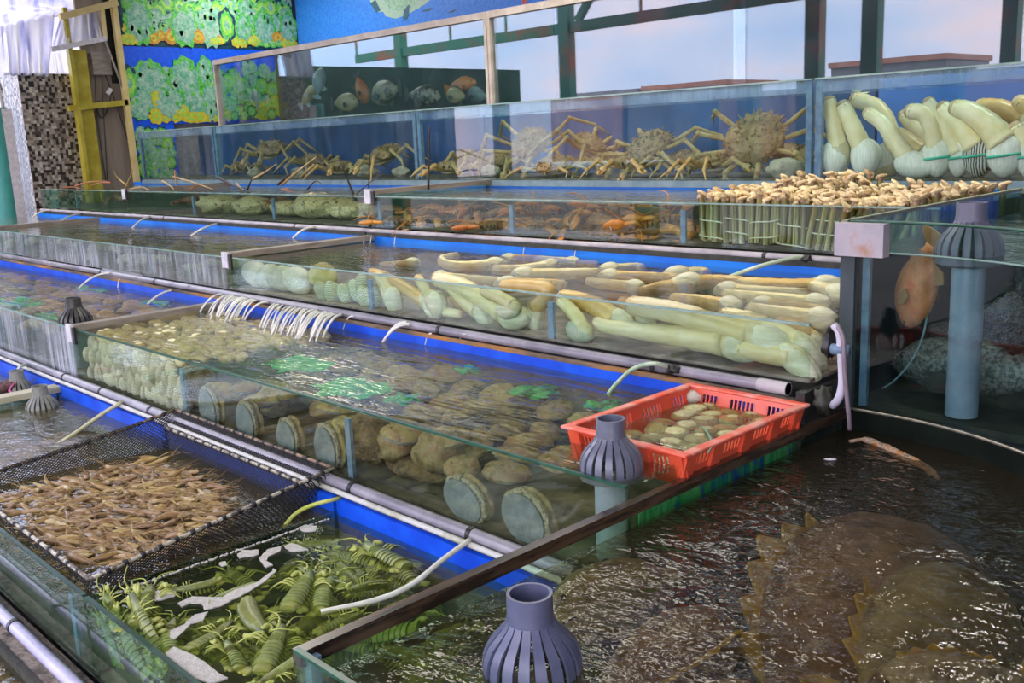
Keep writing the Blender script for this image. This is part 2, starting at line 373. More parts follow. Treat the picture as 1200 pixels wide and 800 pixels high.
# ------------------------------------------------------------------ tanks
def fish_tank(label, x0, x1, yf, yb, zb, zt, zw, wmat, front=None, rim=None, floor=None, braces=(), brace_h=None, divider=None, dmat=None,
              bracket=False, back=None, zback=None, strip=None, ledge=None, end=None, name='fish_tank', brace_col=None, film=False, pane_t=.012, rimh=.007):
    org = V(((x0 + x1) / 2, yf, zb)); r = thing(name, label, 'fish tank', org)
    def P(nm, mb, mt, **k): return mb.build(nm, mt, r, org=org, **k)
    P('front_pane', MB().box((x0 + .004, yf, zb), (x1 - .004, yf + pane_t, zt - rimh)), front or g_clean)
    P('pane_rim', MB().box((x0 + .004, yf - .001, zt - rimh), (x1 - .004, yf + pane_t + .001, zt)), rim or m_rim)
    P('floor_panel', MB().box((x0 + .004, yf + pane_t, zb), (x1 - .004, yb, zb + .012)), floor or m_sand)
    P('back_wall', MB().box((x0 + .004, yb, zw - .03), (x1 - .004, yb + .02, zback or zt)), back or m_blue)
    P('back_lining', MB().box((x0 + .004, yb, zb), (x1 - .004, yb + .02, zw - .03)), m_lining)
    if strip: P('ledge_strip', MB().box((x0 + .004, yb - .004, (zback or zt)), (x1 - .004, yb + .022, (zback or zt) + (.016 if zb < 1 else .026))), strip)
    if ledge: P('ledge', MB().box((x0 + .004, yb + .02, (zback or zt) - .1), (x1 - .004, ledge[0], (zback or zt) - .004)), ledge[1])
    w_ = MB(); nx = max(8, int((x1 - x0) * 6))
    w_.grid(None, nx, 6, lambda u, v: V((x0 + .01 + (x1 - x0 - .02) * u, yf + pane_t + (yb - yf - pane_t) * v, zw)))
    P('water_surface', w_, wmat, smooth=True)
    for bx in braces:
        h = brace_h or (zt - zb) * .82
        P('pane_brace', MB().box((bx - .016, yf + pane_t, zb + .012), (bx + .016, yf + pane_t + .016, zb + h)), brace_col or m_brace)
    if divider:
        for dx, wd, zt2 in divider:
            P('divider_beam', MB().box((dx - wd / 2, yf - .004, zt2 - .035), (dx + wd / 2, yb, zt2)), dmat or m_beamgrey)
            P('divider_pane', MB().box((dx - .006, yf + pane_t, zb + .012), (dx + .006, yb, zt2 - .035)), g_green)
            if bracket:
                P('bracket', MB().box((dx - .055, yf - .02, zt2 - .10), (dx + .02, yf - .004, zt2 + .004)), m_clip)
                P('bracket_shadow_gap', MB().box((dx + .02, yf - .016, zt2 - .11), (dx + .05, yf - .004, zt2 + .002)), m_black) if False else None
                P('clamp', MB().box((dx + .022, yf - .014, zt2 - .11), (dx + .055, yf + .0, zt2 - .01)), m_black)
    if film:
        P('end_pane', MB().box((x1 - .012, yf + pane_t, zb + .012), (x1 - .006, yb, zt)), g_green)
        P('painted_film', MB().box((x1 - .005, yf + .06, zt - .145), (x1 - .002, yb - .05, zt - .06)), m_film)
    if end:
        for ex, em in end: P('end_pane', MB().box((ex - .006, yf + pane_t, zb + .012), (ex + .006, yb, zt)), em)
    return r

w_near = water('water_brown', (.66, .62, .46), bump=.20, scale=7, murk=.22, mcol=(.16, .14, .08), stretch=(.6, 1, 1))
w_mantis = water('water_green', (.80, .84, .62), bump=.07, scale=9, murk=.05, mcol=(.16, .2, .08))
w_main = water('water_main', (.76, .75, .60), bump=.32, scale=8, murk=.10, mcol=(.20, .19, .13), stretch=(.28, 1, 1), fine=.25)
w_geo = water('water_geoduck', (.86, .86, .78), bump=.10, scale=8, murk=.04, mcol=(.3, .28, .22), stretch=(.4, 1, 1))
w_back = water('water_back', (.62, .62, .54), bump=.16, scale=6, murk=.38, mcol=(.24, .20, .12), stretch=(.4, 1, 1))
w_dark = water('water_grouper', (.62, .56, .42), bump=.42, scale=8, murk=.22, mcol=(.085, .065, .040), stretch=(.7, 1, 1), fine=.3, rough=.03)
w_top = water('water_upper', (.85, .92, .94), bump=.15, scale=7)

XR = -1.715
m_film = M('sea_plant_film', (.004, .09, .50), (.02, .38, .08), c3=(.16, .55, .26), scale=16, rough=.4, world=True, stretch=(1, 1.6, .5), lo=.40, hi=.66, detail=2)
# row 0 : lowest, bottom left corner
Y0F, Y0B, Z0 = -.2, .86, .20
fish_tank('lowest tank in the bottom left corner holding small brown clams', -6, -2.2, Y0F, Y0B, 0, .29, .265, w_near, floor=m_sand, back=m_dark, zback=.30, ledge=(1.0, m_ledge))
# row 1
Y1F, Y1B = 1.0, 1.965
kw1 = dict(front=g_green, floor=m_sand, zback=.662, ledge=(2.06, m_ledge), rim=M('dark_glass_edge', (.006, .03, .022), (.02, .07, .05), scale=14, rough=.4, world=True))
fish_tank('low front tank beyond the cream beam at the left edge, with the stubby grey strainer', -12.5, -6.07, Y1F, Y1B, .32, .612, .597, water('water_pale', (.75, .80, .85), bump=.3, scale=6), **kw1)
fish_tank('low front tank with brown water, the yellow hose and the black shrimp cage', -6.05, -3.115, Y1F, Y1B, .32, .612, .597, w_near, divider=[(-6.04, .10, .66)], dmat=m_beamcream, braces=(-4.6, -3.28), **kw1)
fish_tank('low front tank crowded with green mantis shrimps', -3.10, XR - .02, Y1F, Y1B, .32, .612, .597, w_mantis, end=[(-3.095, g_green)], **kw1)
# row 2
Y2F, Y2B = 2.065, 3.03
kw2 = dict(floor=m_sand, zback=1.028, strip=m_rust, ledge=(3.10, m_rust))
fish_tank('long middle tank left of the grey divider, with orange shells and a black strainer', -12.9, -5.99, Y2F, Y2B, .69, 1.0, .985, w_main, front=g_streak, rim=m_rimlt, braces=(-11.7, -10.3, -8.85, -7.4), **kw2)
fish_tank('long middle tank of pale clams, abalones and the red crate', -5.98, XR - .012, Y2F, Y2B, .69, 1.0, .985, w_main, front=glass('main_pane_glass', (.92, .955, .89), dirt_or_sheen=.08, dcol=(.40, .45, .30), dscale=4, stretch=(1, 1, .8)), rim=m_rim,
          braces=(-4.58, -3.15), divider=[(-5.95, .075, 1.02)], bracket=True, film=True, **kw2)
# row 3
Y3F, Y3B = 3.10, 4.25
kw3 = dict(floor=m_sandlt, back=m_bluelt, zback=1.328, strip=m_dark, ledge=(4.31, m_ledge), rim=m_rimlt)
fish_tank('far left tank of the third row with flat olive water below the mosaic pillar', -12.9, -11.05, Y3F, Y3B, 1.09, 1.306, 1.294, w_back, front=g_streak, **kw3)
fish_tank('third row tank with streaked glass left of the white divider clip', -11.04, -5.99, Y3F, Y3B, 1.09, 1.306, 1.294, w_back, front=g_streak, braces=(-10.0, -8.55, -7.2), divider=[(-11.0, .07, 1.325)], bracket=True, **kw3)
fish_tank('third row tank packed with thick pale geoducks', -5.98, XR - .02, Y3F, Y3B, 1.09, 1.306, 1.294, w_geo, braces=(-4.39, -3.02), divider=[(-5.93, .09, 1.335)], bracket=True, **kw3)
# row 4
Y4F, Y4B = 4.31, 5.50
kw4 = dict(floor=m_sand, strip=None, back=m_bluelt, zback=1.625, rim=m_rimlt)
fish_tank('shallow dark tank at the far left end of the fourth row', -12.9, -10.36, Y4F, Y4B, 1.385, 1.615, 1.598, w_back, front=g_green, braces=(-11.77,), **kw4)
fish_tank('shallow tank of olive oyster clumps and spiny lobsters in the fourth row', -10.34, -6.02, Y4F, Y4B, 1.385, 1.615, 1.598, w_back, front=g_clean, braces=(-8.85, -7.4), divider=[(-10.33, .05, 1.63)], bracket=True, **kw4)
fish_tank('shallow tank of brown clawed lobsters and upright razor clams', -6.0, -1.80, Y4F, Y4B, 1.385, 1.615, 1.598, w_back, front=g_clean, braces=(-5.91, -4.51, -3.18), divider=[(-5.98, .08, 1.66)], bracket=True, end=[(-1.81, g_green)], **kw4)

# crab tanks standing behind row four
Y5F, Y5B, Z5B, Z5T = 5.5, 6.34, 1.655, 2.26
def crab_tank(label, x0, x1, back, front=g_top):
    org = V(((x0 + x1) / 2, Y5F, Z5B)); r = thing('crab_tank', label, 'fish tank', org)
    def P(nm, mb, mt, **k): return mb.build(nm, mt, r, org=org, **k)
    P('base_frame', MB().box((x0, Y5F - .012, Z5B - .045), (x1, Y5F + .05, Z5B)), M('teal_grey_base', (.16, .26, .30), (.24, .34, .38), scale=8, world=True, rough=.4))
    P('floor_panel', MB().box((x0 + .01, Y5F + .02, Z5B), (x1 - .01, Y5B, Z5B + .012)), m_sand)
    P('front_pane', MB().box((x0 + .01, Y5F, Z5B), (x1 - .01, Y5F + .012, Z5T - .01)), front)
    P('pane_rim', MB().box((x0 + .01, Y5F - .001, Z5T - .01), (x1 - .01, Y5F + .013, Z5T)), m_rimlt)
    P('back_wall', MB().box((x0 + .01, Y5B - .02, Z5B + .012), (x1 - .01, Y5B, Z5T)), back)
    for xx in (x0 + .012, x1 - .052):
        P('corner_post', MB().box((xx, Y5F + .013, Z5B + .012), (xx + .04, Y5F + .045, Z5T - .01)), m_brace)
    P('top_brace', MB().box((x0 + .02, Y5F + .014, Z5T - .10), (x1 - .02, Y5F + .30, Z5T - .088)), glass('top_brace_glass', (.80, .90, .92), ior=1.7, dirt_or_sheen=.35, dcol=(.5, .62, .68)))
    P('sky_sheen_band', MB().box((x0 + .02, Y5F + .0135, Z5T - .085), (x1 - .02, Y5F + .018, Z5T - .012)), glass('sky_sheen_glass', (.80, .88, .92), ior=1.5, dirt_or_sheen=.62, dcol=(.50, .58, .72), dscale=6, dlo=.2, dhi=.55))  # sky reflection on the water, painted as a pale milky band
    P('water_surface', MB().grid(None, 12, 4, lambda u, v: V((x0 + .02 + (x1 - x0 - .04) * u, Y5F + .012 + (Y5B - Y5F - .03) * v, Z5T - .075))), w_top, smooth=True)
    return r
m_bk1 = M('dark_blue_backing', (.006, .035, .11), (.010, .065, .22), scale=1.4, rough=.5, world=True)
m_bk2 = M('bright_blue_backing', (.03, .14, .45), (.05, .20, .60), scale=1.1, rough=.5, world=True)
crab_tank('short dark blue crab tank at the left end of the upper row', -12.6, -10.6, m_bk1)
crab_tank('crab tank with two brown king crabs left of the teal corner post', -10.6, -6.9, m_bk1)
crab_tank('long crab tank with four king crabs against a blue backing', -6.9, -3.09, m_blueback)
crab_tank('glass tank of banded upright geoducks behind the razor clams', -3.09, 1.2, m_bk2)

# tall tank of big fish behind, whose panes mirror the open side of the market
Y6F, Y6B, Z6B, Z6T = 6.4, 7.3, 2.30, 3.12
def upper_tank(label, x0, x1, back):
    org = V(((x0 + x1) / 2, Y6F, Z6B)); r = thing('upper_tank', label, 'fish tank', org)
    def P(nm, mb, mt, **k): return mb.build(nm, mt, r, org=org, **k)
    P('floor_panel', MB().box((x0, Y6F, Z6B - .05), (x1, Y6B, Z6B)), m_dark)
    P('front_pane', MB().box((x0 + .03, Y6F, Z6B), (x1 - .03, Y6F + .015, Z6T - .06)), g_mirror)
    P('back_wall', MB().box((x0 + .01, Y6B - .02, Z6B), (x1 - .01, Y6B, Z6T + .12)), back)
    P('top_rail', MB().box((x0, Y6F - .03, Z6T - .06), (x1, Y6F + .05, Z6T)), m_cream)
    P('side_post', MB().box((x0, Y6F - .03, Z6B), (x0 + .035, Y6F + .05, Z6T - .06)), m_cream)
    P('side_post', MB().box((x1 - .035, Y6F - .03, Z6B), (x1, Y6F + .05, Z6T - .06)), m_cream)
    P('end_pane', MB().box((x0 + .01, Y6F + .05, Z6B), (x0 + .022, Y6B - .02, Z6T - .06)), g_clean)
    return r
m_back6 = M('dark_green_backing', (.006, .018, .018), (.012, .05, .035), scale=1.1, rough=.6, world=True)
upper_tank('high framed tank on the left with big fish behind the panes', -12.07, -6.87, m_back6)
u2 = upper_tank('high framed tank on the right mirroring pink clouds and steel posts', -6.86, 1.5, M('lavender_backing', (.012, .012, .016), (.03, .03, .045), scale=1, rough=.6, world=True))
MB().box((-4.24, Y6F - .004, Z6B), (-4.14, Y6F, Z6T - .06)).build('pane_seam', glass('seam_glass', (.8, .86, .9), ior=2.0, dirt_or_sheen=.2, dcol=(.6, .7, .9)), u2, org=u2.location)

# ------------------------------------------------------------------ right: grouper tank and the tall tank behind it
def arc_y(x): return 3.31 - .53 * max(0, x + 1.55) ** 2
XA = [-1.715 + i * (1.9 / 24) for i in range(25)]
org = V((-1.0, 2.0, .1)); r = thing('grouper_tank', 'wide dark tank at the lower right with big brown groupers', 'fish tank', org)
def P(nm, mb, mt, **k): return mb.build(nm, mt, r, org=org, **k)
ZRT, ZRW = .958, .883
P('front_pane', MB().box((XR, .954, .1), (.6, .966, ZRT - .004)), g_green)
P('front_rim', MB().box((XR, .953, ZRT - .004), (.6, .967, ZRT + .004)), m_rim)
P('left_pane', MB().box((XR, .966, .1), (XR + .012, 3.3, ZRT - .012)), g_green)
P('left_rim', MB().box((XR - .008, .955, ZRT - .034), (XR + .022, 3.3, ZRT + .002)), m_beam)
P('floor_panel', MB().box((XR, .96, .1), (.6, 3.31, .13)), m_dark)
P('corner_trim', MB().box((-1.742, 3.022, .90), (-1.708, 3.30, 1.075)), m_black)
P('corner_post', MB().box((XR + .014, .968, .13), (XR + .04, .995, ZRT - .012)), m_brace)
m_deep = M('deep_dark_wall', (.003, .006, .004), (.008, .014, .009), scale=6, rough=.6, spec=.15, world=True)
b = MB()
vs = []; fs = []
for x in XA: vs += [V((x, arc_y(x), .13)), V((x, arc_y(x), ZRT)), V((x, arc_y(x) + .02, ZRT)), V((x, arc_y(x) + .02, .13))]
for i in range(24):
    for k in range(4): fs.append((i * 4 + k, i * 4 + (k + 1) % 4, (i + 1) * 4 + (k + 1) % 4, (i + 1) * 4 + k))
b.add(vs, fs); P('back_wall', b, m_deep, smooth=True, ang=.6)
b = MB(); b.tube([V((x, arc_y(x) - .002, ZRT + .002)) for x in XA], .006, 6); P('back_rim', b, M('wet_steel_rim', (.25, .24, .20), (.40, .36, .28), scale=20, metal=.6, rough=.25, world=True), smooth=True)
b = MB()
b.grid(None, 40, 24, lambda u, v: V((XR + .012 + 2.2 * u, .966 + (arc_y(XR + 2.2 * u) - .966) * v, ZRW)))
P('water_surface', b, w_dark, smooth=True)
P('right_pane', MB().box((.588, .966, .13), (.6, 3.0, ZRT)), g_green)

org = V((-.8, 4.2, .96)); r = thing('tall_tank', 'tall dark glass tank at the right edge with the grey standpipe inside', 'fish tank', org)
ZT, ZTW, XT0, YTB = 1.645, 1.538, -1.735, 5.06
b = MB(); vs = []; fs = []
for x in XA: vs += [V((x, arc_y(x) + .022, ZRT)), V((x, arc_y(x) + .022, ZT)), V((x, arc_y(x) + .034, ZT)), V((x, arc_y(x) + .034, ZRT))]
for i in range(24):
    for k in range(4): fs.append((i * 4 + k, i * 4 + (k + 1) % 4, (i + 1) * 4 + (k + 1) % 4, (i + 1) * 4 + k))
b.add(vs, fs); P('front_pane', b, glass('tall_pane_glass', (.78, .87, .85), ior=1.34, dirt_or_sheen=.02, dcol=(.4, .5, .5), dscale=8), smooth=True, ang=.6)
b = MB(); b.tube([V((x, arc_y(x) + .028, ZT + .003)) for x in XA], .006, 6); P('front_rim', b, m_rim, smooth=True)
P('left_pane', MB().box((XT0 - .012, 3.36, 1.53), (XT0, YTB, ZT - .004)), g_green)
P('left_lining', MB().box((XT0 - .012, 3.36, .96), (XT0, YTB, 1.53)), M('dark_lining', (.002, .005, .007), (.006, .011, .012), scale=4, world=True, rough=.5))
P('left_rim', MB().box((XT0 - .016, 3.34, ZT - .006), (XT0 + .006, YTB, ZT + .006)), M('olive_rim', (.22, .24, .13), (.34, .36, .22), scale=8, world=True, rough=.4))
P('corner_strip', MB().box((-1.672, 3.352, .965), (-1.645, 3.372, ZT - .02)), m_brace)
P('corner_post', MB().box((-1.745, 3.325, .8), (-1.69, 3.352, 1.53)), M('dark_slate_post', (.03, .045, .05), (.05, .07, .075), scale=8, world=True, rough=.4))
P('corner_cap', MB().box((-1.75, 3.285, 1.528), (-1.567, 3.335, 1.645)), M('rust_stained_cap', (.42, .38, .42), (.50, .45, .48), c3=(.45, .22, .10), scale=7, lo=.40, hi=.72, world=True, rough=.55))
P('back_wall', MB().box((XT0, YTB, .96), (.5, YTB + .02, ZT - .02)), M('deep_green_backing', (.005, .014, .011), (.012, .045, .026), scale=2.5, world=True, rough=.6, stretch=(1, 1, .3)))
P('back_rim', MB().box((XT0, YTB, ZT - .02), (.5, YTB + .03, ZT + .006)), M('olive_rim', (.2, .2, .1)))
P('blue_panel', MB().box((-1.64, YTB - .012, 1.40), (.4, YTB, ZT - .022)), m_blue)
P('floor_panel', MB().box((XT0, 3.34, .93), (.5, YTB, .96)), m_dark)
b = MB(); b.grid(None, 24, 12, lambda u, v: V((XT0 + 2.1 * u, arc_y(min(XT0 + 2.1 * u, .18)) + .036 + (YTB - .014 - arc_y(min(XT0 + 2.1 * u, .18)) - .036) * v, ZTW)))
P('water_surface', b, water('water_tall', (.30, .42, .38), bump=.25, scale=7, murk=.05, mcol=(.08, .12, .09)), smooth=True)
P('water_edge', MB().tube([V((x, arc_y(x) + .037, ZTW)) for x in XA[1:]], .0035, 4), M('pale_water_edge', (.55, .6, .55), rough=.2))

# ------------------------------------------------------------------ pipes along the ledges
def pipe(label, y, z, rad, x0, x1, mt, small=None, clamps=(), coupling=None):
    org = V((x0, y, z)); r = thing('water_pipe', label, 'pipe', org)
    MB().tube([(x0, y, z), (x1, y, z)], rad, 14).build('tube', mt, r, smooth=True, org=org, ang=.8)
    if small:
        MB().tube([(x0, y + small[0], z + small[1]), (x1, y + small[0], z + small[1])], small[2], 10).build('small_tube', small[3], r, smooth=True, org=org, ang=.8)
    for cx in clamps:
        b = MB(); b.tube([(cx - .01, y, z), (cx + .01, y, z)], rad * 1.16, 14); b.build('clamp', m_black, r, smooth=True, org=org, ang=.8)
    if coupling:
        for cx in coupling: MB().tube([(cx - .06, y, z), (cx + .06, y, z)], rad * 1.14, 14).build('coupling', m_pipelt, r, smooth=True, org=org, ang=.8)
    return r
pipe('grey plastic pipe with a white conduit at the foot of the clam and abalone tank', 2.025, .692, .024, -12.85, XR - .03, m_pipe, (-.042, -.013, .011, m_pipewh), (-6.06, -5.5, -4.86, -3.06, -2.37))
pipe('grey plastic pipe at the foot of the geoduck tank with a pale end coupling', 3.070, 1.066, .022, -12.85, -1.80, m_pipe, None, (-8.0, -7.0, -3.75, -2.4), (-1.86,))
pipe('pale thin pipe at the foot of the lobster and razor clam tank', 4.285, 1.360, .019, -12.85, -2.08, m_pipelt, None, (-9.4, -7.0, -2.65))
pipe('pale lavender pipe across the bottom left corner below the shrimp tank', .925, .345, .024, -6, -2.0, M('lavender_pvc', (.40, .38, .56), (.50, .48, .66), scale=6, rough=.3, world=True, coat=.3), None, (-3.65,))
# ------------------------------------------------------------------ murals, pillar, plastic sheet and yellow frame at the far left
XW = -13.0
m_print = {k: M('print_' + k, c, c2, scale=28, rough=.45, world=True, detail=6) for k, c, c2 in (
    ('blue', (.003, .08, .85), (.006, .14, .97)), ('deep', (.006, .03, .10), (.01, .09, .08)), ('green', (.03, .42, .07), (.20, .66, .10)),
    ('lime', (.24, .66, .06), (.46, .76, .14)), ('teal', (.10, .40, .26), (.32, .60, .42)), ('pale', (.20, .46, .32), (.44, .66, .50)),
    ('yellow', (.55, .48, .02), (.72, .66, .06)), ('orange', (.55, .22, .02), (.70, .40, .05)), ('sky', (.02, .20, .92), (.05, .32, .98)), ('fish', (.32, .55, .50), (.50, .66, .52)), ('fin', (.02, .10, .18), (.03, .14, .24)), ('red', (.70, .06, .04), (.8, .1, .06)))}
PK = list(m_print)
def blob(rnd, n, amp, lob):
    ph = rnd.uniform(0, 6.28)
    return [(1 + amp * math.sin(lob * 2 * PI * i / n + ph) + amp * .6 * math.sin((lob * 2 + 1) * 2 * PI * i / n)) for i in range(n)]
def coral(mb, rnd, y, z, ry, rz, kind, lay, x0=XW):
    """a printed coral: lobed rings one over the other, in the plane of the wall"""
    base = dict(teal=('green', 'teal', 'pale', 'teal'), green=('deep', 'green', 'lime', 'teal'), yellow=('yellow', 'yellow', 'lime', 'yellow'), orange=('orange', 'orange', 'yellow', 'orange'), pale=('teal', 'pale', 'pale', 'teal'))[kind]
    for i, (sc_, kx) in enumerate(zip((1, .8, .55, .28), base)):
        n = 26; rr = blob(rnd, n, .09 if i < 3 else .14, rnd.choice((6, 7, 9, 11)))
        mb.cur = PK.index(kx)
        pts = [(rr[k] * math.cos(2 * PI * k / n) * ry * sc_, rr[k] * math.sin(2 * PI * k / n) * rz * sc_) for k in range(n)]
        mb.plate(pts, .0008, (x0 + .002 + lay + i * .001, y, z), (0, 1, 0), (0, 0, 1))
    if kind in ('teal', 'pale'):
        for k in range(9):
            a = rnd.uniform(0, 6.28); d = rnd.uniform(.3, .85); mb.cur = PK.index(rnd.choice(('pale', 'green', 'teal')))
            pts = [(math.cos(2 * PI * q / 7) * ry * .16, math.sin(2 * PI * q / 7) * rz * .16) for q in range(7)]
            mb.plate(pts, .0008, (x0 + .0065 + lay, y + math.cos(a) * d * ry, z + math.sin(a) * d * rz), (0, 1, 0), (0, 0, 1))
def mural(label, y0, y1, z0, z1, bgm, specs, seed, rows):
    rnd = random.Random(seed); org = V((XW, y0, z0)); r = thing('coral_mural', label, 'mural', org)
    MB().box((XW - .03, y0, z0), (XW, y1, z1)).build('sheet', m_print[bgm], r, org=org)
    b = MB(); lay = 0
    for zc, cols, kinds, rad in rows:
        for i in range(cols):
            y = y0 + (i + .5 + rnd.uniform(-.25, .25)) * (y1 - y0) / cols; rr = rad * rnd.uniform(.8, 1.2)
            y = min(max(y, y0 + rr * 1.15), y1 - rr * 1.15); z = min(max(zc + rnd.uniform(-.08, .08), z0 + rr * 1.3), z1 - rr * 1.3)
            coral(b, rnd, y, z, rr, rr * 1.1, rnd.choice(kinds), lay); lay += .00012
    for (px, py, wpx, hpx, kd) in specs:
        p = atx(px, py, XW); coral(b, rnd, p.y, min(max(p.z, z0 + hpx / 85), z1 - hpx / 85), wpx / 68, hpx / 86, kd, lay); lay += .00012
    b.build('coral_print', [m_print[k] for k in PK], r, org=org)
    return r
mural('upper coral mural of green and teal reef above the blue band', 5.62, 8.24, 3.37, 4.75, 'deep',
      [(163, 35, 13, 26, 'teal'), (216, 33, 14, 22, 'teal'), (245, 32, 12, 24, 'pale'), (265, 30, 9, 20, 'green'), (285, 34, 9, 18, 'teal'), (309, 33, 12, 22, 'teal'), (337, 33, 10, 20, 'teal'), (150, 47, 9, 6, 'yellow'), (232, 43, 7, 8, 'orange'), (253, 48, 8, 5, 'yellow'), (297, 48, 7, 6, 'yellow'), (325, 44, 7, 7, 'orange'), (338, 51, 10, 5, 'yellow')],
      5, [(4.62, 15, ('green', 'teal', 'green'), .16), (4.42, 17, ('green', 'teal', 'pale'), .15), (4.22, 17, ('teal', 'green', 'yellow'), .14), (4.04, 18, ('green', 'teal', 'pale'), .14), (3.88, 18, ('teal', 'green', 'green'), .13), (3.72, 19, ('green', 'teal', 'pale'), .12), (3.58, 20, ('green', 'yellow', 'teal', 'pale'), .10), (3.46, 22, ('green', 'yellow', 'green', 'orange'), .08)])
mural('middle coral mural with a bright blue sea band along its top', 5.62, 8.2, 2.36, 3.365, 'blue',
      [(175, 92, 18, 20, 'teal'), (217, 92, 16, 24, 'teal'), (197, 121, 14, 18, 'pale'), (228, 118, 13, 18, 'teal'), (164, 122, 12, 17, 'pale'), (152, 98, 8, 20, 'green'), (240, 84, 8, 18, 'teal'), (182, 115, 4, 10, 'yellow'), (183, 138, 7, 9, 'yellow'), (214, 132, 7, 9, 'yellow'), (229, 143, 14, 7, 'yellow'), (246, 120, 8, 20, 'pale')],
      8, [(3.02, 11, ('green', 'teal', 'pale'), .12), (2.86, 15, ('green', 'green', 'teal'), .13), (2.70, 16, ('green', 'teal', 'pale'), .12), (2.56, 17, ('green', 'teal', 'yellow'), .11), (2.44, 18, ('green', 'yellow', 'green'), .08)])
mural('low strip of green coral mural beside the yellow frame', 5.62, 6.2, 1.56, 2.355, 'blue',
      [(170, 170, 8, 14, 'pale'), (180, 185, 8, 14, 'teal'), (168, 198, 8, 10, 'green'), (183, 160, 7, 9, 'pale')], 11, [(2.24, 4, ('green', 'pale'), .09), (2.08, 4, ('green', 'pale'), .10), (1.92, 4, ('green', 'teal'), .10), (1.78, 4, ('green', 'pale'), .09), (1.66, 4, ('green', 'lime' if False else 'teal'), .08)])
MB().tube([(XW + .03, 6.98, 2.0), (XW + .03, 6.98, 4.75)], .035, 10)
# blue mural with a fish, on the back wall
org = V((-13, 8.25, 3.0)); r = thing('fish_mural', 'bright blue mural with a large pale fish on the back wall', 'mural', org)
MB().box((-12.98, 8.255, 3.0), (-3.0, 8.29, 4.78)).build('sheet', m_print['sky'], r, org=org)
def on_back(pts): return [aty(x, y, 8.25) for x, y in pts]
def poly_back(mb, pts, lay, key, extra=()):
    mb.cur = PK.index(key); w_ = on_back(pts); q = [(p.x, p.z) for p in w_] + list(extra)
    mb.plate(q, .0008, (0, 8.254 - lay, 0), (1, 0, 0), (0, 0, 1))
b = MB()
poly_back(b, [(428, -40), (434, 2), (441, 14), (449, 14), (452, 19), (463, 22), (475, 18), (490, 10), (502, 2), (510, -12), (500, -40), (470, -55)], .001, 'fish')
poly_back(b, [(445, -10), (455, 10), (468, 14), (484, 8), (492, -8)], .002, 'pale')
poly_back(b, [(472, 22), (473, 12), (478, 6), (480, 6), (479, 18), (475, 25)], .003, 'fin')
poly_back(b, [(434, 4), (440, 0), (446, 12), (441, 15)], .0035, 'fin')
for q in ([(493, 14), (500, 10), (507, 9), (503, 13)], [(523, 16), (530, 12), (536, 11), (531, 14)], [(611, -6), (618, -6), (617, 4), (612, 5)]):
    b2 = MB(); poly_back(b2, q, .001, 'red' if q[0][0] > 600 else 'fin'); b2.build('small_fish_print', [m_print[k] for k in PK], r, org=org)
b.build('fish_print', [m_print[k] for k in PK], r, org=org)
# dark seam between the two murals
struct(MB().box((XW - .02, 8.20, 3.3), (XW + .02, 8.249, 4.78)).build('trim_1', m_black))

# mosaic pillar
pm = M('mosaic_tile', (.62, .58, .52), (.20, .15, .12), rough=.3, world=True)
nt = pm.node_tree; bs = [n for n in nt.nodes if n.type == 'BSDF_PRINCIPLED'][0]
g_ = nt.nodes.new('ShaderNodeNewGeometry'); vd = nt.nodes.new('ShaderNodeVectorMath'); vd.operation = 'SNAP'; vd.inputs[1].default_value = (.034, .034, .034)
nt.links.new(g_.outputs['Position'], vd.inputs[0])
wn = nt.nodes.new('ShaderNodeTexWhiteNoise'); nt.links.new(vd.outputs[0], wn.inputs['Vector'])
rr = ramp(nt, [(.0, (.012, .01, .01)), (.24, (.06, .045, .035)), (.34, (.20, .165, .13)), (.6, (.34, .30, .26)), (.9, (.50, .46, .41))]); rr.color_ramp.interpolation = 'CONSTANT'
nt.links.new(wn.outputs['Value'], rr.inputs[0]); nt.links.new(rr.outputs[0], bs.inputs['Base Color'])
r = thing('mosaic_pillar', 'square pillar clad in small cream and brown mosaic tiles', 'pillar', (-13.55, 4.70, 0))
MB().box((-.36, -.36, 0), (.36, .36, 3.02)).build('shaft', pm, r)
MB().box((-.385, -.385, 0), (-.33, -.33, 2.95)).build('edge_strip', m_pipewh, r)
r = thing('teal_post', 'smooth teal post standing left of the mosaic pillar', 'post', (-13.45, 4.08, 0))
MB().lathe([(.16, 0), (.16, 2.6), (.15, 2.62)], 16).build('shaft', M('teal_paint', (.03, .25, .22), (.06, .32, .28), scale=3), r, smooth=True, ang=.7)
MB().box((.10, .05, 0), (.15, .17, 2.6)).build('white_edge', m_clip, r)

# yellow frame with a board and cords
m_yel = M('yellow_paint', (.34, .28, .015), (.46, .40, .05), scale=5, rough=.45, world=True)
m_yelc = M('cream_yellow_paint', (.66, .52, .20), (.74, .62, .30), scale=5, rough=.45, world=True)
r = thing('yellow_frame', 'yellow painted steel frame with a grey board and hanging cords', 'frame', (XW, 5.2, 0))
def F(nm, mb, mt, **k): return mb.build(nm, mt, r, org=r.location, **k)
F('wide_post', MB().box((XW - .1, 4.93, 1.2), (XW - .02, 5.15, 3.30)), m_yel)
F('side_post', MB().bar((XW, 5.60, 1.2), (XW, 5.56, 4.2), .07, .07, (0, 1, 0)), m_yelc)
F('side_post', MB().bar((XW, 4.96, 1.2), (XW, 4.94, 3.8), .05, .05, (0, 1, 0)), m_yel)
pA, pB = atx(80, 127, XW), atx(149, 120, XW)
F('cross_bar', MB().bar(pA, pB, .07, .07), m_yel)
pA, pB = atx(70, 20, XW + .03), atx(137, 3, XW + .03)
F('top_bar', MB().bar(pA, pB, .07, .08), m_yelc)
pA, pB = atx(60, 58, XW + .03), atx(124, 45, XW + .03)
F('white_bar', MB().bar(pA, pB, .05, .06), m_clip)
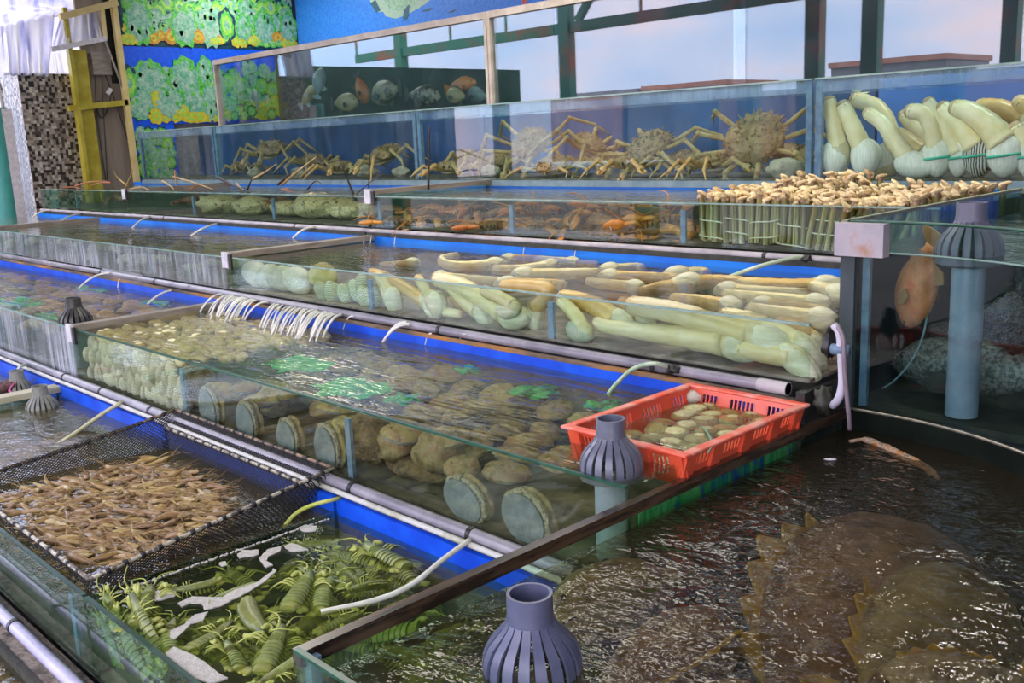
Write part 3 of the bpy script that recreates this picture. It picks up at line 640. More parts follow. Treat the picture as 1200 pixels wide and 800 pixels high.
F('thin_strut', MB().bar(atx(123, 47, XW), atx(147, 112, XW), .02, .02), m_alu)
F('upright', MB().bar(atx(119, 8, XW + .02), atx(123, 46, XW + .02), .05, .05, (0, 1, 0)), m_yelc)
F('board', MB().box((XW - .16, 5.12, 1.2), (XW - .12, 5.64, 4.3)), M('grey_brown_board', (.23, .19, .15), (.31, .27, .22), scale=3, world=True, stretch=(1, 3, .3)))
F('meter_box', MB().box((XW - .12, 5.22, 3.0), (XW - .04, 5.46, 3.28)), m_beamgrey)
F('recess_shade', MB().box((XW - .118, 5.47, 2.9), (XW - .112, 5.63, 4.2)), m_black)  # flat black panel painted in for the shade of a recess
for q in ([(104, 62), (111, 90), (113, 130), (118, 170), (124, 212)], [(119, 66), (120, 110), (123, 160), (126, 212)], [(122, 85), (132, 110), (142, 140), (150, 165)], [(131, 105), (127, 125), (120, 138), (114, 130), (116, 118)]):
    F('cord', MB().tube(smooth_path([atx(x, y, XW - .07) for x, y in q], 5), .008, 6), m_black, smooth=True)
F('plug', MB().bar(atx(126, 110, XW - .05), atx(130, 104, XW - .05), .03, .05), m_clip)
# poster and bright sheet left of the frame
r = thing('red_poster', 'red, white and blue poster board between pillar and yellow frame', 'poster', (XW - .5, 4.85, 1.2))
b = MB(); b.box((XW - .52, 4.72, 1.2), (XW - .5, 5.12, 2.72)); b.build('board', M('poster_lilac', (.42, .42, .72), (.52, .52, .78), scale=4, world=True), r, org=r.location)
MB().box((XW - .5, 4.74, 1.5), (XW - .497, 5.10, 2.02)).build('red_print', M('poster_red', (.55, .05, .08), (.70, .30, .32), scale=9, world=True), r, org=r.location)
MB().box((XW - .5, 4.88, 2.08), (XW - .497, 5.08, 2.45)).build('dark_print', M('poster_dark', (.05, .06, .13), (.14, .12, .20), scale=9, world=True), r, org=r.location)
MB().box((XW - .495, 4.86, 1.2), (XW - .47, 4.90, 2.72)).build('frame_bar', m_alu, r, org=r.location)
m_sheet, _nt, _o = newmat('clear_plastic_sheet')
_co = coords(_nt, (1, 1, .12), True); _t = N(_nt, 'ShaderNodeTexNoise', Scale=9.0, Detail=5.0); _nt.links.new(_co, _t.inputs['Vector'])
_r = ramp(_nt, [(.34, (.60, .63, .85)), (.46, (.90, .90, 1.0)), (.60, (1.0, 1.0, 1.0))]); _nt.links.new(_t.outputs['Fac'], _r.inputs[0])
_tl = _nt.nodes.new('ShaderNodeBsdfTranslucent'); _nt.links.new(_r.outputs[0], _tl.inputs[0])
_df = _nt.nodes.new('ShaderNodeBsdfDiffuse'); _nt.links.new(_r.outputs[0], _df.inputs[0])
_gl = _nt.nodes.new('ShaderNodeBsdfGlossy'); _gl.inputs['Roughness'].default_value = .15
_m1 = _nt.nodes.new('ShaderNodeMixShader'); _m1.inputs[0].default_value = .35; _nt.links.new(_tl.outputs[0], _m1.inputs[1]); _nt.links.new(_df.outputs[0], _m1.inputs[2])
_m2 = _nt.nodes.new('ShaderNodeMixShader'); _m2.inputs[0].default_value = .12; _nt.links.new(_m1.outputs[0], _m2.inputs[1]); _nt.links.new(_gl.outputs[0], _m2.inputs[2]); _nt.links.new(_m2.outputs[0], _o.inputs[0])
def sheet(label, P00, P10, P01, P11, amp, fold, nu=36, nv=14, th=.004):
    P00, P10, P01, P11 = map(V, (P00, P10, P01, P11)); org = P00
    nrm = (P10 - P00).cross(P01 - P00).normalized()
    b = MB(); b.grid(None, nu, nv, lambda u, v: (P00 * (1 - u) * (1 - v) + P10 * u * (1 - v) + P01 * (1 - u) * v + P11 * u * v) + nrm * (amp * (.3 + .7 * v) * math.sin(fold * u + 2 * math.sin(3 * u + v))))
    o = b.build('plastic_sheet', m_sheet, None, smooth=True, org=org); o.location = org
    md = o.modifiers.new('thick', 'SOLIDIFY'); md.thickness = th
    tag(o, label, 'plastic sheet'); return o
sheet('crinkled clear plastic sheet hanging above the mosaic pillar', atx(0, 30, XW - .2), atx(64, 14, XW - .2), atx(6, 88, XW - .15), atx(56, 90, XW - .15), .05, 30)
sheet('clear plastic sheet sloping out of the top left corner', atx(-60, 60, XW - 1.5), atx(-20, -60, XW - .4), atx(70, 18, XW - .15), atx(136, 0, XW - .15), .06, 20)
sheet('crinkled clear plastic sheet tied inside the yellow frame top', atx(70, 22, XW - .03), atx(119, 9, XW - .03), atx(62, 57, XW + .0), atx(122, 44, XW + .0), .04, 34)
sheet('narrow clear plastic strip hanging behind the yellow post', atx(60, 60, XW - .3), atx(74, 58, XW - .3), atx(72, 120, XW - .3), atx(80, 118, XW - .3), .02, 16, 16, 10)

# ------------------------------------------------------------------ fish
def fish(name, label, loc, head, L, hr, wr, mb_mat, fin_mat, eye=True, roll=0, pect=True, cat='fish', group=None, spiny=True, upv=(0, 0, 1)):
    hd = V(head).normalized(); u0 = V(upv); sd = u0.cross(hd).normalized(); uu = hd.cross(sd)
    R = Matrix((hd, sd, uu)).transposed()
    if roll: R = R @ Matrix.Rotation(roll, 3, 'X')
    r = thing(name, label, cat, loc, R.to_euler(), group)
    st = [(.50, .02), (.47, .30), (.42, .52), (.34, .75), (.22, .95), (.08, 1), (-.08, .92), (-.22, .70), (-.33, .42), (-.40, .26), (-.44, .24)]
    b = MB(); vs = []; fs = []; n = 14
    for x, f in st:
        for k in range(n):
            a = 2 * PI * k / n; vs.append(V((x * L, math.cos(a) * wr * L * f * (1 if x > -.3 else .6) * .5, math.sin(a) * hr * L * f * .5 - (.02 * L if x > .4 else 0))))
    for i in range(len(st) - 1):
        for k in range(n): fs.append((i * n + k, i * n + (k + 1) % n, (i + 1) * n + (k + 1) % n, (i + 1) * n + k))
    fs += [tuple(range(n)), tuple((len(st) - 1) * n + k for k in range(n))]
    b.add(vs, fs); b.build('body', mb_mat, r, smooth=True)
    t = .012 * L; h = hr * L
    MB().plate([(-.43 * L, h * .10), (-.50 * L, h * .30), (-.58 * L, h * .36), (-.60 * L, 0), (-.58 * L, -h * .36), (-.50 * L, -h * .30), (-.43 * L, -h * .10)], t, (0, 0, 0), (1, 0, 0), (0, 0, 1)).build('tail_fin', fin_mat, r)
    top = [(.25 * L, h * .44)] + [((.25 - .055 * i) * L, h * (.44 + (.17 if i % 2 == 0 else .10) - abs(i - 5) * .012 - max(0, i - 4) * .03)) for i in range(11)] + [(-.34 * L, h * .18)]
    MB().plate(top, t, (0, 0, 0), (1, 0, 0), (0, 0, 1)).build('dorsal_fin', fin_mat, r)
    MB().plate([(-.10 * L, -h * .44), (-.18 * L, -h * .66), (-.28 * L, -h * .56), (-.30 * L, -h * .26)], t, (0, 0, 0), (1, 0, 0), (0, 0, 1)).build('anal_fin', fin_mat, r)
    for sdn in (-1, 1):
        if pect: MB().plate([(.20 * L, -.02 * L), (.10 * L, .05 * L), (.02 * L, .0), (.06 * L, -.08 * L), (.15 * L, -.08 * L)], t, (0, sdn * wr * L * .52, -.04 * L), V((1, sdn * .25, 0)).normalized(), (0, 0, 1)).build('pectoral_fin', fin_mat, r)
        if eye: MB().ell((.385 * L, sdn * wr * L * .255, h * .13), (.022 * L, .012 * L, .022 * L), seg=10, ring=6).build('eye', m_black, r, smooth=True)
    MB().tube(smooth_path([(.497 * L, 0, -.035 * L), (.44 * L, wr * L * .20, -.06 * L), (.40 * L, wr * L * .29, -.07 * L)], 4), .006 * L, 5).build('mouth', m_black, r, smooth=True)
    return r
f_grey = M('grouper_grey', (.20, .19, .11), (.42, .40, .24), scale=7, rough=.4, c3=(.10, .10, .07)); f_mott = M('grouper_mottled', (.03, .035, .03), (.34, .32, .22), scale=16, rough=.4, lo=.42, hi=.58)
f_or = M('orange_fish', (.50, .13, .03), (.62, .26, .08), scale=6, rough=.4); f_yel = M('tan_fish', (.38, .32, .12), (.50, .44, .22), scale=8, rough=.4); f_teal = M('pale_teal_fish', (.24, .34, .34), (.38, .48, .46), scale=6, rough=.4)
f_dark = M('dark_fish', (.02, .025, .022), (.06, .06, .045), scale=8, rough=.4)
for nm, lb, px, py, hx, hy, L, hr, mt, fm in (
    ('grouper', 'grey grouper facing left in the high tank', 452, 108, -1, -.08, .62, .44, f_grey, f_dark),
    ('grouper', 'dark mottled grouper right of the grey one in the high tank', 497, 112, 1, -.1, .46, .46, f_mott, f_dark),
    ('snapper', 'orange fish with its head down behind the grey grouper', 424, 105, .3, -1, .34, .5, f_or, f_dark),
    ('snapper', 'long orange fish high up near the cream post', 541, 100, 1, .12, .40, .38, f_or, f_or),
    ('grouper', 'olive fish cut off low behind the crab tank rim at centre left', 405, 120, 1, 0, .42, .5, f_yel, f_dark),
    ('snapper', 'tan fish leaning upward in the dark part of the high tank', 362, 112, .8, .6, .38, .42, f_yel, f_teal),
    ('snapper', 'pale teal fish hanging head up above the tan one', 374, 96, .2, 1, .34, .48, f_teal, f_teal),
    ('snapper', 'pale blue coral mural reflection shaped as a fish at the left end of the high tank', 300, 116, -.5, .8, .32, .46, f_teal, f_teal),  # fish shape put in for the mural's reflection in the pane
    ('grouper', 'olive fish under the long orange one', 535, 116, -1, .1, .36, .46, f_yel, f_dark),
    ('snapper', 'teal grey fish just left of the cream post', 560, 112, -1, .2, .36, .46, f_teal, f_dark)):
    p = aty(px, py, 6.62 if nm == 'grouper' else 6.85); p.z = max(p.z, 2.42)
    fish(nm, lb, p, (hx, .15, hy), L, hr, .24, mt, fm)
# ------------------------------------------------------------------ creature builders
c_neck = M('geoduck_siphon', (.60, .52, .22), (.70, .65, .38), scale=5, rough=.42, rand=.10, bump=.35, bscale=24, stretch=(1, 1, 1), coat=.2)
c_neck2 = M('geoduck_siphon_tan', (.52, .33, .08), (.60, .46, .17), scale=6, rough=.42, rand=.10, bump=.35, bscale=24, coat=.2)
c_tip = M('geoduck_siphon_tip', (.42, .28, .12), (.58, .44, .24), scale=14, rough=.5)
c_body = M('geoduck_mantle', (.50, .44, .20), (.60, .56, .32), scale=4, rough=.4, rand=.08, coat=.2)
c_shell = M('geoduck_shell', (.48, .48, .30), (.64, .64, .46), scale=9, rough=.45, stretch=(1, 1, 5), rand=.08, bump=.3)
c_shelldk = M('geoduck_shell_dark', (.03, .04, .035), (.52, .56, .44), scale=22, rough=.45, tex='wave', bump=.2)
def geoduck(label, siph, shell, r0, r1, sr, neck=c_neck, shl=c_shell, group='geoducks in the third row tank', flat=.72):
    """siph: world points from the shell to the tip; shell: (centre, long axis); sr: (half length, half width)"""
    pts = smooth_path(siph, 6); n = len(pts); org = V(shell[0])
    r = thing('geoduck', label, 'geoduck', org, group=group)
    rad = [r0 + (r1 - r0) * (i / (n - 1)) ** .8 for i in range(n)]
    rad = [q * (1 + .035 * math.sin(i * 2.1)) for i, q in enumerate(rad)]
    b = MB(); b.tube(pts + [pts[-1] + (pts[-1] - pts[-2]).normalized() * r1 * .5], rad + [r1 * .62], 12)
    b.build('siphon', neck, r, smooth=True, org=org)
    t = (pts[-1] - pts[-2]).normalized()
    MB().tube([pts[-1] - t * r1 * .25, pts[-1] + t * r1 * .3, pts[-1] + t * r1 * .62, pts[-1] + t * r1 * .75], [r1 * 1.01, r1 * .90, r1 * .64, r1 * .3], 10).build('siphon_tip', c_tip, r, smooth=True, org=org)
    if group == 'geoducks in the third row tank': sr = (sr[0] * 1.0, sr[1] * .98); r0 *= 1.28; r1 *= 1.22
    ax = V(shell[1]).normalized(); sd = ax.cross(V((0, 1, .2))).normalized(); up_ = sd.cross(ax)
    R = Matrix((ax, sd, up_)).transposed()
    b = MB()
    for s_ in (-1, 1):
        b.cur = 0
        b.ell(org + up_ * (s_ * sr[1] * .16), (sr[0], sr[1], sr[1] * flat), R, 18, 10, fn=lambda p, q: V((q.x, q.y * (1 - .18 * p.x), q.z)))
    b.build('shell', shl, r, smooth=True, org=org)
    MB().ell(org + (pts[0] - org) * .6, (sr[0] * .85, sr[1] * .98, sr[1] * .80), R, 14, 8).build('mantle', c_body, r, smooth=True, org=org)
    return r

# --- geoducks seen through the third-row glass: (label, siphon px points from shell to tip, shell px, shell axis, radii, depth)
def G(label, sp, sh, ax, r0, r1, sr, y=3.19, dy=0, **k):
    n = len(sp)
    pts = [aty(x, yy, y + dy * i / max(1, n - 1)) for i, (x, yy) in enumerate(sp)]
    for p in pts: p.z = min(max(p.z, 1.106 + r0 * 1.25), 1.30)
    c = aty(sh[0], sh[1], y); c.z = max(c.z, 1.104 + sr[1] * .75)
    return geoduck(label, pts, (c, ax), r0, r1, sr, **k)
G('geoduck with two-lobed pale body just right of the leftmost brace', [(455, 345), (450, 332), (443, 322)], (462, 357), (.25, 0, -1), .040, .030, (.085, .055))
G('tan siphoned geoduck bent over beside the two-lobed one', [(497, 360), (480, 341), (452, 325), (436, 320)], (508, 365), (.8, .2, -.5), .040, .030, (.075, .05), y=3.24, neck=c_neck2)
G('geoduck with a round white ringed shell facing the glass', [(505, 350), (498, 338), (490, 326)], (513, 357), (.3, 0, -.8), .034, .026, (.075, .058), y=3.15)
G('small white geoduck lying under the round white shell', [(516, 371), (528, 374), (540, 374)], (506, 370), (.6, 0, -.4), .026, .022, (.06, .035), y=3.16)
G('long pale geoduck sloping down to a tan foot near the middle', [(560, 372), (545, 352), (528, 335), (512, 327)], (566, 376), (.7, 0, -.6), .042, .034, (.07, .045), y=3.20, neck=c_neck)
G('tan geoduck lying behind the long pale sloping one', [(556, 378), (545, 368), (532, 350)], (568, 380), (.8, 0, -.3), .036, .03, (.07, .045), y=3.28, neck=c_neck2)
G('big geoduck with a thick pale body left of the middle brace', [(590, 374), (566, 350), (540, 335), (513, 327)], (604, 372), (.95, 0, .1), .055, .040, (.10, .065), y=3.19)
G('geoduck with bluish white shell above the big thick one', [(602, 358), (585, 348), (568, 341)], (596, 364), (.9, 0, .1), .034, .03, (.075, .042), y=3.14)
G('geoduck curling over the top of the middle brace', [(628, 360), (640, 348), (640, 338), (610, 334), (592, 335)], (626, 372), (.4, 0, -.8), .040, .034, (.07, .05), y=3.24, neck=c_neck2)
G('grey ringed geoduck shell right beside the middle brace', [(684, 386), (678, 374), (668, 362), (658, 352)], (680, 397), (.9, 0, -.2), .034, .028, (.075, .05), y=3.15, shl=M('geoduck_shell_green', (.30, .34, .24), (.48, .52, .38), scale=34, rough=.45, tex='wave', bump=.2))
G('pale geoduck with tan back sloping right of the middle brace', [(722, 374), (700, 360), (676, 352), (660, 349)], (728, 376), (.9, 0, -.3), .048, .040, (.07, .05), y=3.24, neck=c_neck2)
G('geoduck with a narrow bent siphon near the second seam', [(750, 372), (738, 360), (730, 354)], (756, 378), (.8, 0, -.6), .036, .03, (.065, .045), y=3.30, neck=c_neck2)
G('very long pale geoduck lying flat along the bottom right', [(850, 404), (800, 398), (750, 396), (712, 384), (700, 377)], (868, 408), (1, 0, -.1), .055, .026, (.10, .055), y=3.18)
G('broad pale geoduck stretched along the upper right glass', [(880, 395), (840, 382), (790, 366), (742, 358)], (905, 405), (.9, 0, -.4), .056, .044, (.11, .07), y=3.20)
G('geoduck with a striped pale shell in the lower right corner', [(930, 432), (900, 418), (870, 408)], (936, 434), (.8, 0, -.5), .045, .04, (.10, .05), y=3.17)
G('geoduck with a thick neck sagging into the right corner', [(935, 404), (908, 390), (880, 378), (850, 372)], (945, 416), (.7, 0, -.6), .050, .042, (.09, .065), y=3.25)
G('olive geoduck pressed into the right end of the tank', [(950, 398), (935, 386), (915, 380)], (955, 408), (.5, 0, -.8), .044, .036, (.07, .055), y=3.36, neck=c_neck2)
G('round white geoduck lying low between the long pale ones', [(850, 425), (830, 416), (805, 404)], (858, 428), (.9, 0, -.2), .046, .04, (.09, .06), y=3.26)
# --- geoducks lying at the surface, seen from above
rg = random.Random(21)
def GT(label, sp, r0, r1, sr, neck=c_neck, z=1.268):
    pts = [atz(x, y, z) for x, y in sp]
    pts = [V((min(p.x, -1.83), min(max(p.y, 3.17), 4.16), p.z)) for p in pts]
    ax = (pts[0] - pts[1]).normalized()
    return geoduck(label, pts, (pts[0] + ax * sr[0] * .5, ax), r0, r1, (sr[0], sr[1] * 1.1), neck=neck)
for lb, sp, r0, neck in (
    ('tan geoduck back just breaking the surface near the left brace', [(478, 309), (462, 311), (448, 311)], .030, c_neck2),
    ('pale geoduck curled like a hook at the surface', [(575, 310), (545, 312), (525, 310), (518, 304), (535, 300)], .034, c_neck),
    ('pale geoduck lying along the surface behind the hooked one', [(640, 312), (610, 316), (580, 316)], .034, c_neck),
    ('long tan geoduck floating near the left third of the blue wall', [(600, 304), (640, 302), (680, 306), (700, 310)], .030, c_neck2),
    ('pale geoduck floating at the centre of the surface', [(620, 322), (660, 321), (700, 320)], .036, c_neck),
    ('tan geoduck back floating at the rim over the middle brace', [(600, 333), (630, 333), (660, 334)], .034, c_neck2),
    ('pale geoduck floating just behind the rim right of the middle brace', [(740, 336), (710, 333), (690, 330)], .030, c_neck),
    ('pale geoduck near the blue wall at the middle of the row', [(720, 316), (750, 313), (772, 311)], .034, c_neck),
    ('tan geoduck with a reddish tip at the right centre', [(790, 335), (770, 338), (755, 342)], .036, c_neck2),
    ('large pale geoduck floating under the blue wall at the right', [(800, 322), (830, 318), (850, 316)], .040, c_neck),
    ('bright tan geoduck below the end of the pale hose', [(815, 331), (840, 330), (868, 331)], .040, c_neck2),
    ('long tan geoduck near the blue wall at the right end', [(960, 336), (925, 336), (890, 334), (868, 333)], .042, c_neck2),
    ('pale yellow geoduck touching the right end of the blue wall', [(978, 345), (970, 341), (950, 336)], .042, c_neck),
    ('pale geoduck lying in the middle of the right hand surface', [(950, 355), (900, 350), (850, 346)], .034, c_neck),
    ('tan geoduck floating just behind the rim at the right', [(850, 358), (820, 353), (790, 350)], .034, c_neck2),
    ('pale geoduck floating just behind the rim at the far right', [(955, 372), (915, 367), (880, 362)], .034, c_neck),
    ('thin tan geoduck between the two pale ones at far right', [(900, 357), (940, 360), (968, 364)], .028, c_neck2),
    ('pale geoduck floating behind the rim left of the middle brace', [(520, 325), (555, 328), (585, 329)], .030, c_neck), ('pale geoduck floating deep at the centre near the blue wall', [(700, 302), (660, 298), (620, 297)], .030, c_neck),
    ('tan geoduck floating between centre and right end', [(720, 324), (760, 325), (795, 326)], .032, c_neck2), ('cream geoduck floating below the thin tan one at far right', [(860, 341), (900, 343), (945, 345)], .034, c_neck)):
    GT(lb, sp, r0, r0 * .8, (r0 * 1.9, r0 * 1.2), neck)

# --- banded geoducks in the upper right tank, standing on their shells
c_neckU = M('geoduck_siphon_cream', (.74, .64, .30), (.84, .77, .46), scale=5, rough=.42, rand=.08, bump=.4, bscale=24, coat=.2); c_shellU = M('geoduck_shell_cream', (.66, .68, .50), (.82, .83, .70), scale=16, rough=.45, stretch=(5, 5, .6), rand=.06, bump=.35)
def GB(label, sp, sh, sr, r0, r1, y=5.62, ax=(0, 0, -1), band=True, **k):
    k.setdefault('neck', c_neckU); k.setdefault('shl', c_shellU)
    pts = [aty(x, yy, y) for x, yy in sp]
    c = aty(sh[0], sh[1], y); c.z = max(c.z, 1.672 + sr[0] * .95 * abs(V(ax).normalized().z) + sr[1] * .7 * (1 - abs(V(ax).normalized().z)))
    g = geoduck(label, pts, (c, ax), r0, r1, sr, group='geoducks in the upper right tank', **k)
    if band:
        rb_ = r = thing('rubber_band', 'green rubber band round the %s' % label.replace('banded ', ''), 'band', c, group='green rubber bands on the geoducks')
        R = rotm(0, .12, 0)
        MB().tube([V((math.cos(a) * sr[1] * 1.03, math.sin(a) * sr[1] * 1.0, 0)) for a in [2 * PI * i / 24 for i in range(25)]], .0075, 5, cap=False).build('loop', M('green_rubber', (.03, .48, .30), rough=.4), r, smooth=True)
        r.rotation_euler = (0, -.12, 0)
    return g
GB('geoduck standing tallest beside the left corner post', [(983, 176), (978, 150), (972, 118)], (979, 193), (.115, .085), .062, .040, band=False)
GB('geoduck leaning left, second from the corner post', [(1014, 182), (1000, 150), (988, 124)], (1014, 195), (.115, .085), .064, .045, band=False, y=5.64)
GB('bent geoduck arching over from behind the second one', [(1040, 200), (1045, 160), (1030, 128), (1003, 117)], (1038, 205), (.10, .07), .05, .05, band=False, y=5.85)
GB('geoduck lying with its bent siphon pointing up left', [(1068, 192), (1052, 170), (1036, 146), (1018, 132)], (1072, 198), (.12, .075), .055, .042, band=False, ax=(1, 0, -.25), y=5.60)
GB('brown geoduck lying across behind the bent ones', [(1080, 180), (1062, 166), (1052, 158)], (1086, 184), (.10, .07), .07, .05, band=False, ax=(.8, 0, -.5), y=5.80, neck=c_neck2)
GB('banded geoduck with a hooked siphon at the centre', [(1098, 176), (1094, 152), (1084, 134), (1067, 130)], (1099, 194), (.11, .078), .060, .045)
GB('banded straight geoduck right of the hooked one', [(1124, 180), (1108, 150), (1088, 120)], (1124, 196), (.11, .065), .060, .038, y=5.64)
GB('banded geoduck with a black striped shell', [(1145, 172), (1126, 146), (1105, 126)], (1147, 192), (.12, .088), .080, .045, shl=c_shelldk, y=5.64)
GB('banded big geoduck leaning left at the right side', [(1176, 168), (1160, 148), (1138, 132), (1120, 126)], (1178, 192), (.12, .092), .085, .048, y=5.60)
GB('tan geoduck lying along the back at the right edge', [(1200, 140), (1175, 128), (1150, 125)], (1212, 150), (.10, .08), .06, .05, band=False, ax=(1, 0, -.3), y=5.95, neck=c_neck2)
GB('banded geoduck cut by the right edge of the picture', [(1205, 180), (1200, 165), (1190, 150)], (1206, 194), (.11, .07), .06, .045, y=5.62)
GB('geoduck with a pale siphon hidden behind the banded ones', [(1085, 195), (1078, 160), (1060, 135)], (1088, 200), (.10, .06), .05, .045, band=False, y=5.95)
GB('tan geoduck peeping up in the top right corner of the tank', [(1215, 150), (1205, 130), (1195, 120)], (1220, 165), (.10, .07), .06, .05, band=False, y=5.95, neck=c_neck2)

# --- king crabs
c_crab = M('king_crab_shell', (.17, .10, .03), (.34, .23, .085), c3=(.12, .07, .03), scale=12, rough=.5, bump=.7, bscale=40, lo=.34, hi=.68)
c_crableg = M('king_crab_leg', (.32, .23, .06), (.44, .33, .12), scale=9, rough=.45, bump=.4, bscale=40, c3=(.32, .18, .06), lo=.34, hi=.72)
c_crabpale = M('king_crab_underside', (.36, .32, .16), (.44, .40, .24), scale=9, rough=.45)
def spike(b, p, d, L, r):
    d = V(d).normalized(); a = d.orthogonal().normalized(); c = d.cross(a)
    b.add([p + a * r, p - a * .5 * r + c * .87 * r, p - a * .5 * r - c * .87 * r, p + d * L], [(0, 1, 3), (1, 2, 3), (2, 0, 3)])
def king_crab(label, loc, rz, cr=.12, tilt=0, legs=None, seed=0, lift=0):
    rnd = random.Random(seed); cr *= 1.22
    r = thing('king_crab', label, 'crab', loc, (tilt, 0, rz), 'king crabs in the upper tanks')
    b = MB()
    def dome(p, q):
        n_ = noise.noise(p * 3 + V((seed, 0, 0))) * .12
        return V((q.x * (1 - .18 * max(0, p.y)) * (1 + n_), q.y * (1 + n_), q.z * (1 + n_ * 1.5) * (.6 if p.z < 0 else 1)))
    b.ell((0, 0, 0), (cr, cr * .95, cr * .55), None, 22, 14, dome)
    for i in range(110):
        a = rnd.uniform(0, 6.28); e = rnd.uniform(-.1, 1.3)
        d = V((math.cos(a) * math.cos(e), math.sin(a) * math.cos(e), math.sin(e)))
        spike(b, V((d.x * cr * .95, d.y * cr * .9, d.z * cr * .5)), d, cr * rnd.uniform(.12, .24), cr * .05)
    b.build('carapace', c_crab, r, smooth=False)
    MB().ell((0, -cr * .2, -cr * .28), (cr * .6, cr * .62, cr * .2), None, 14, 8).build('abdomen', c_crabpale, r, smooth=True)
    def leg(nm, a, L, knee, drop, th, claw=False):
        d = V((math.cos(a), math.sin(a), 0)); p0 = d * cr * .82 + V((0, 0, -cr * .1))
        p1 = d * (cr * .82 + L * .12) + V((0, 0, -.01)); p2 = d * (cr + L * .42) + V((0, 0, knee)); sd = V((-d.y, d.x, 0))
        p3 = d * (cr + L * .72) + sd * rnd.uniform(-.05, .05) + V((0, 0, knee * .35 - drop * .45)); p4 = d * (cr + L * .92) + sd * rnd.uniform(-.09, .09) + V((0, 0, -drop))
        b = MB(); b.tube([p0, p1, p1 * .6 + p2 * .4, p2], [th * .8, th * .9, th, th * .85], 7)
        b.tube([p2, p2 * .5 + p3 * .5, p3], [th * .95, th * .8, th * .7], 7)
        b.ell(p2, (th * 1.2,) * 3, None, 8, 5); b.ell(p3, (th * .95,) * 3, None, 8, 5)
        for k in range(14):
            t = rnd.random(); q = (p1 * (1 - t) + p2 * t) if k % 2 else (p2 * (1 - t) + p3 * t)
            spike(b, q, V((rnd.uniform(-1, 1), rnd.uniform(-1, 1), rnd.uniform(-.2, 1))), th * 1.9, th * .4)
        if claw:
            q = (p3 - p2).normalized(); e = p3 + q * L * .2
            b.tube([p3, p3 + q * L * .09, e], [th * 1.0, th * 1.55, th * 1.2], 8)
            b.tube([e - sd * th * .7, e + q * L * .10 - sd * th * .9, e + q * L * .17], [th * .8, th * .55, th * .12], 6); b.tube([e + sd * th * .8, e + q * L * .09 + sd * th * 1.1, e + q * L * .16 + sd * th * .3], [th * .6, th * .4, th * .1], 6)
        else:
            b.tube([p3, p3 * .5 + p4 * .5, p4], [th * .6, th * .42, th * .1], 6)
        o = b.build(nm, c_crableg, r)
        return o
    for (a, L, kn, dr, th) in legs: leg('leg', math.radians(a), L, kn, dr, th)
    for a in (-68, -112): leg('claw', math.radians(a), .20 + .04 * rnd.random(), .03, .05, .020, True)
    for sx in (-1, 1): MB().tube([(sx * .02, -cr * .9, 0), (sx * .025, -cr * 1.05, .02)], [.006, .008], 6).build('eye', m_black, r, smooth=True)
    return r
def LG(L, kn, dr, th=.017, spread=0):
    return [(a + spread, L * f, kn * q, dr, th) for a, f, q in ((-25, .95, .9), (2, 1.05, 1), (30, .95, .8), (205, .95, .9), (178, 1.05, 1), (150, .95, .8))]
Yc = 5.86
def crabp(px, py, y=Yc, zmin=1.80):
    p = aty(px, py, y); p.z = max(p.z, zmin); return p
king_crab('king crab with rounded back in the tank left of the teal post', crabp(318, 176), .25, .15, .25, LG(.40, .08, .17), 1)
king_crab('king crab close behind the first, turned to its right', crabp(368, 190, 6.0, 1.78), 1.9, .13, .1, LG(.34, .06, .12), 2)
king_crab('king crab reaching long legs leftward beside the teal post', crabp(452, 182, 5.82), -.5, .14, .3, LG(.46, .05, .17), 3)
king_crab('king crab standing on high arched legs in the long tank', crabp(622, 168, 5.80), .2, .14, .75, LG(.52, .10, .30, .016), 4)
king_crab('king crab half hidden at the left end of the long tank', crabp(548, 186, 5.98, 1.76), 2.4, .12, .1, LG(.34, .05, .11), 5)
king_crab('king crab with upright spiny back in the middle of long tank', crabp(762, 172, 5.84), -.25, .15, .5, LG(.50, .04, .22), 6)
king_crab('big king crab pressed against the glass at the right end', crabp(885, 162, 5.74), .1, .17, .95, LG(.44, .06, .26, .018), 7)
king_crab('king crab lying flat with yellow shell on the tank floor', crabp(650, 207, 5.62, 1.75), 3.0, .13, -.1, LG(.30, .02, .05, .014), 8)
king_crab('king crab sprawled low between the two right hand crabs', crabp(805, 196, 5.95, 1.77), 1.2, .12, .0, LG(.36, .04, .10), 9)
king_crab('king crab reaching a raised claw above the tank middle', crabp(690, 170, 6.02, 1.85), 1.7, .12, .5, LG(.42, .07, .2), 10)
king_crab('king crab resting low at the left glass of the long tank', crabp(528, 203, 5.66, 1.75), .6, .10, 0, LG(.28, .03, .07, .013), 12)
for lb, px, py, yy, zz, rz_, cr_, tl, L_, sd_ in (('king crab crouching at the back left of the long tank', 585, 200, 6.12, 1.77, 2.2, .12, .0, .34, 21), ('king crab heaped behind the flat yellow one', 705, 203, 6.05, 1.77, .9, .12, .1, .34, 22),
        ('king crab low at the glass below the upright one', 742, 206, 5.66, 1.76, .3, .11, .0, .30, 23), ('king crab wedged low behind the big right hand one', 930, 198, 6.0, 1.78, 2.6, .13, .2, .34, 24), ('king crab low at the glass before the sprawled one', 835, 207, 5.66, 1.76, 1.6, .11, .0, .28, 25),
        ('king crab crawling low beside the teal post on its left', 400, 204, 5.72, 1.76, 1.0, .11, .0, .30, 26), ('dark king crab at the far left of the two-crab tank', 283, 200, 5.95, 1.77, 2.9, .11, .0, .28, 27)):
    king_crab(lb, crabp(px, py, yy, zz), rz_, cr_, tl, LG(L_, .04, .09, .015), sd_)
c_rock = M('olive_rock', (.26, .24, .13), (.40, .38, .24), scale=9, rough=.7, bump=.8, c3=(.12, .10, .06), lo=.3, hi=.7)
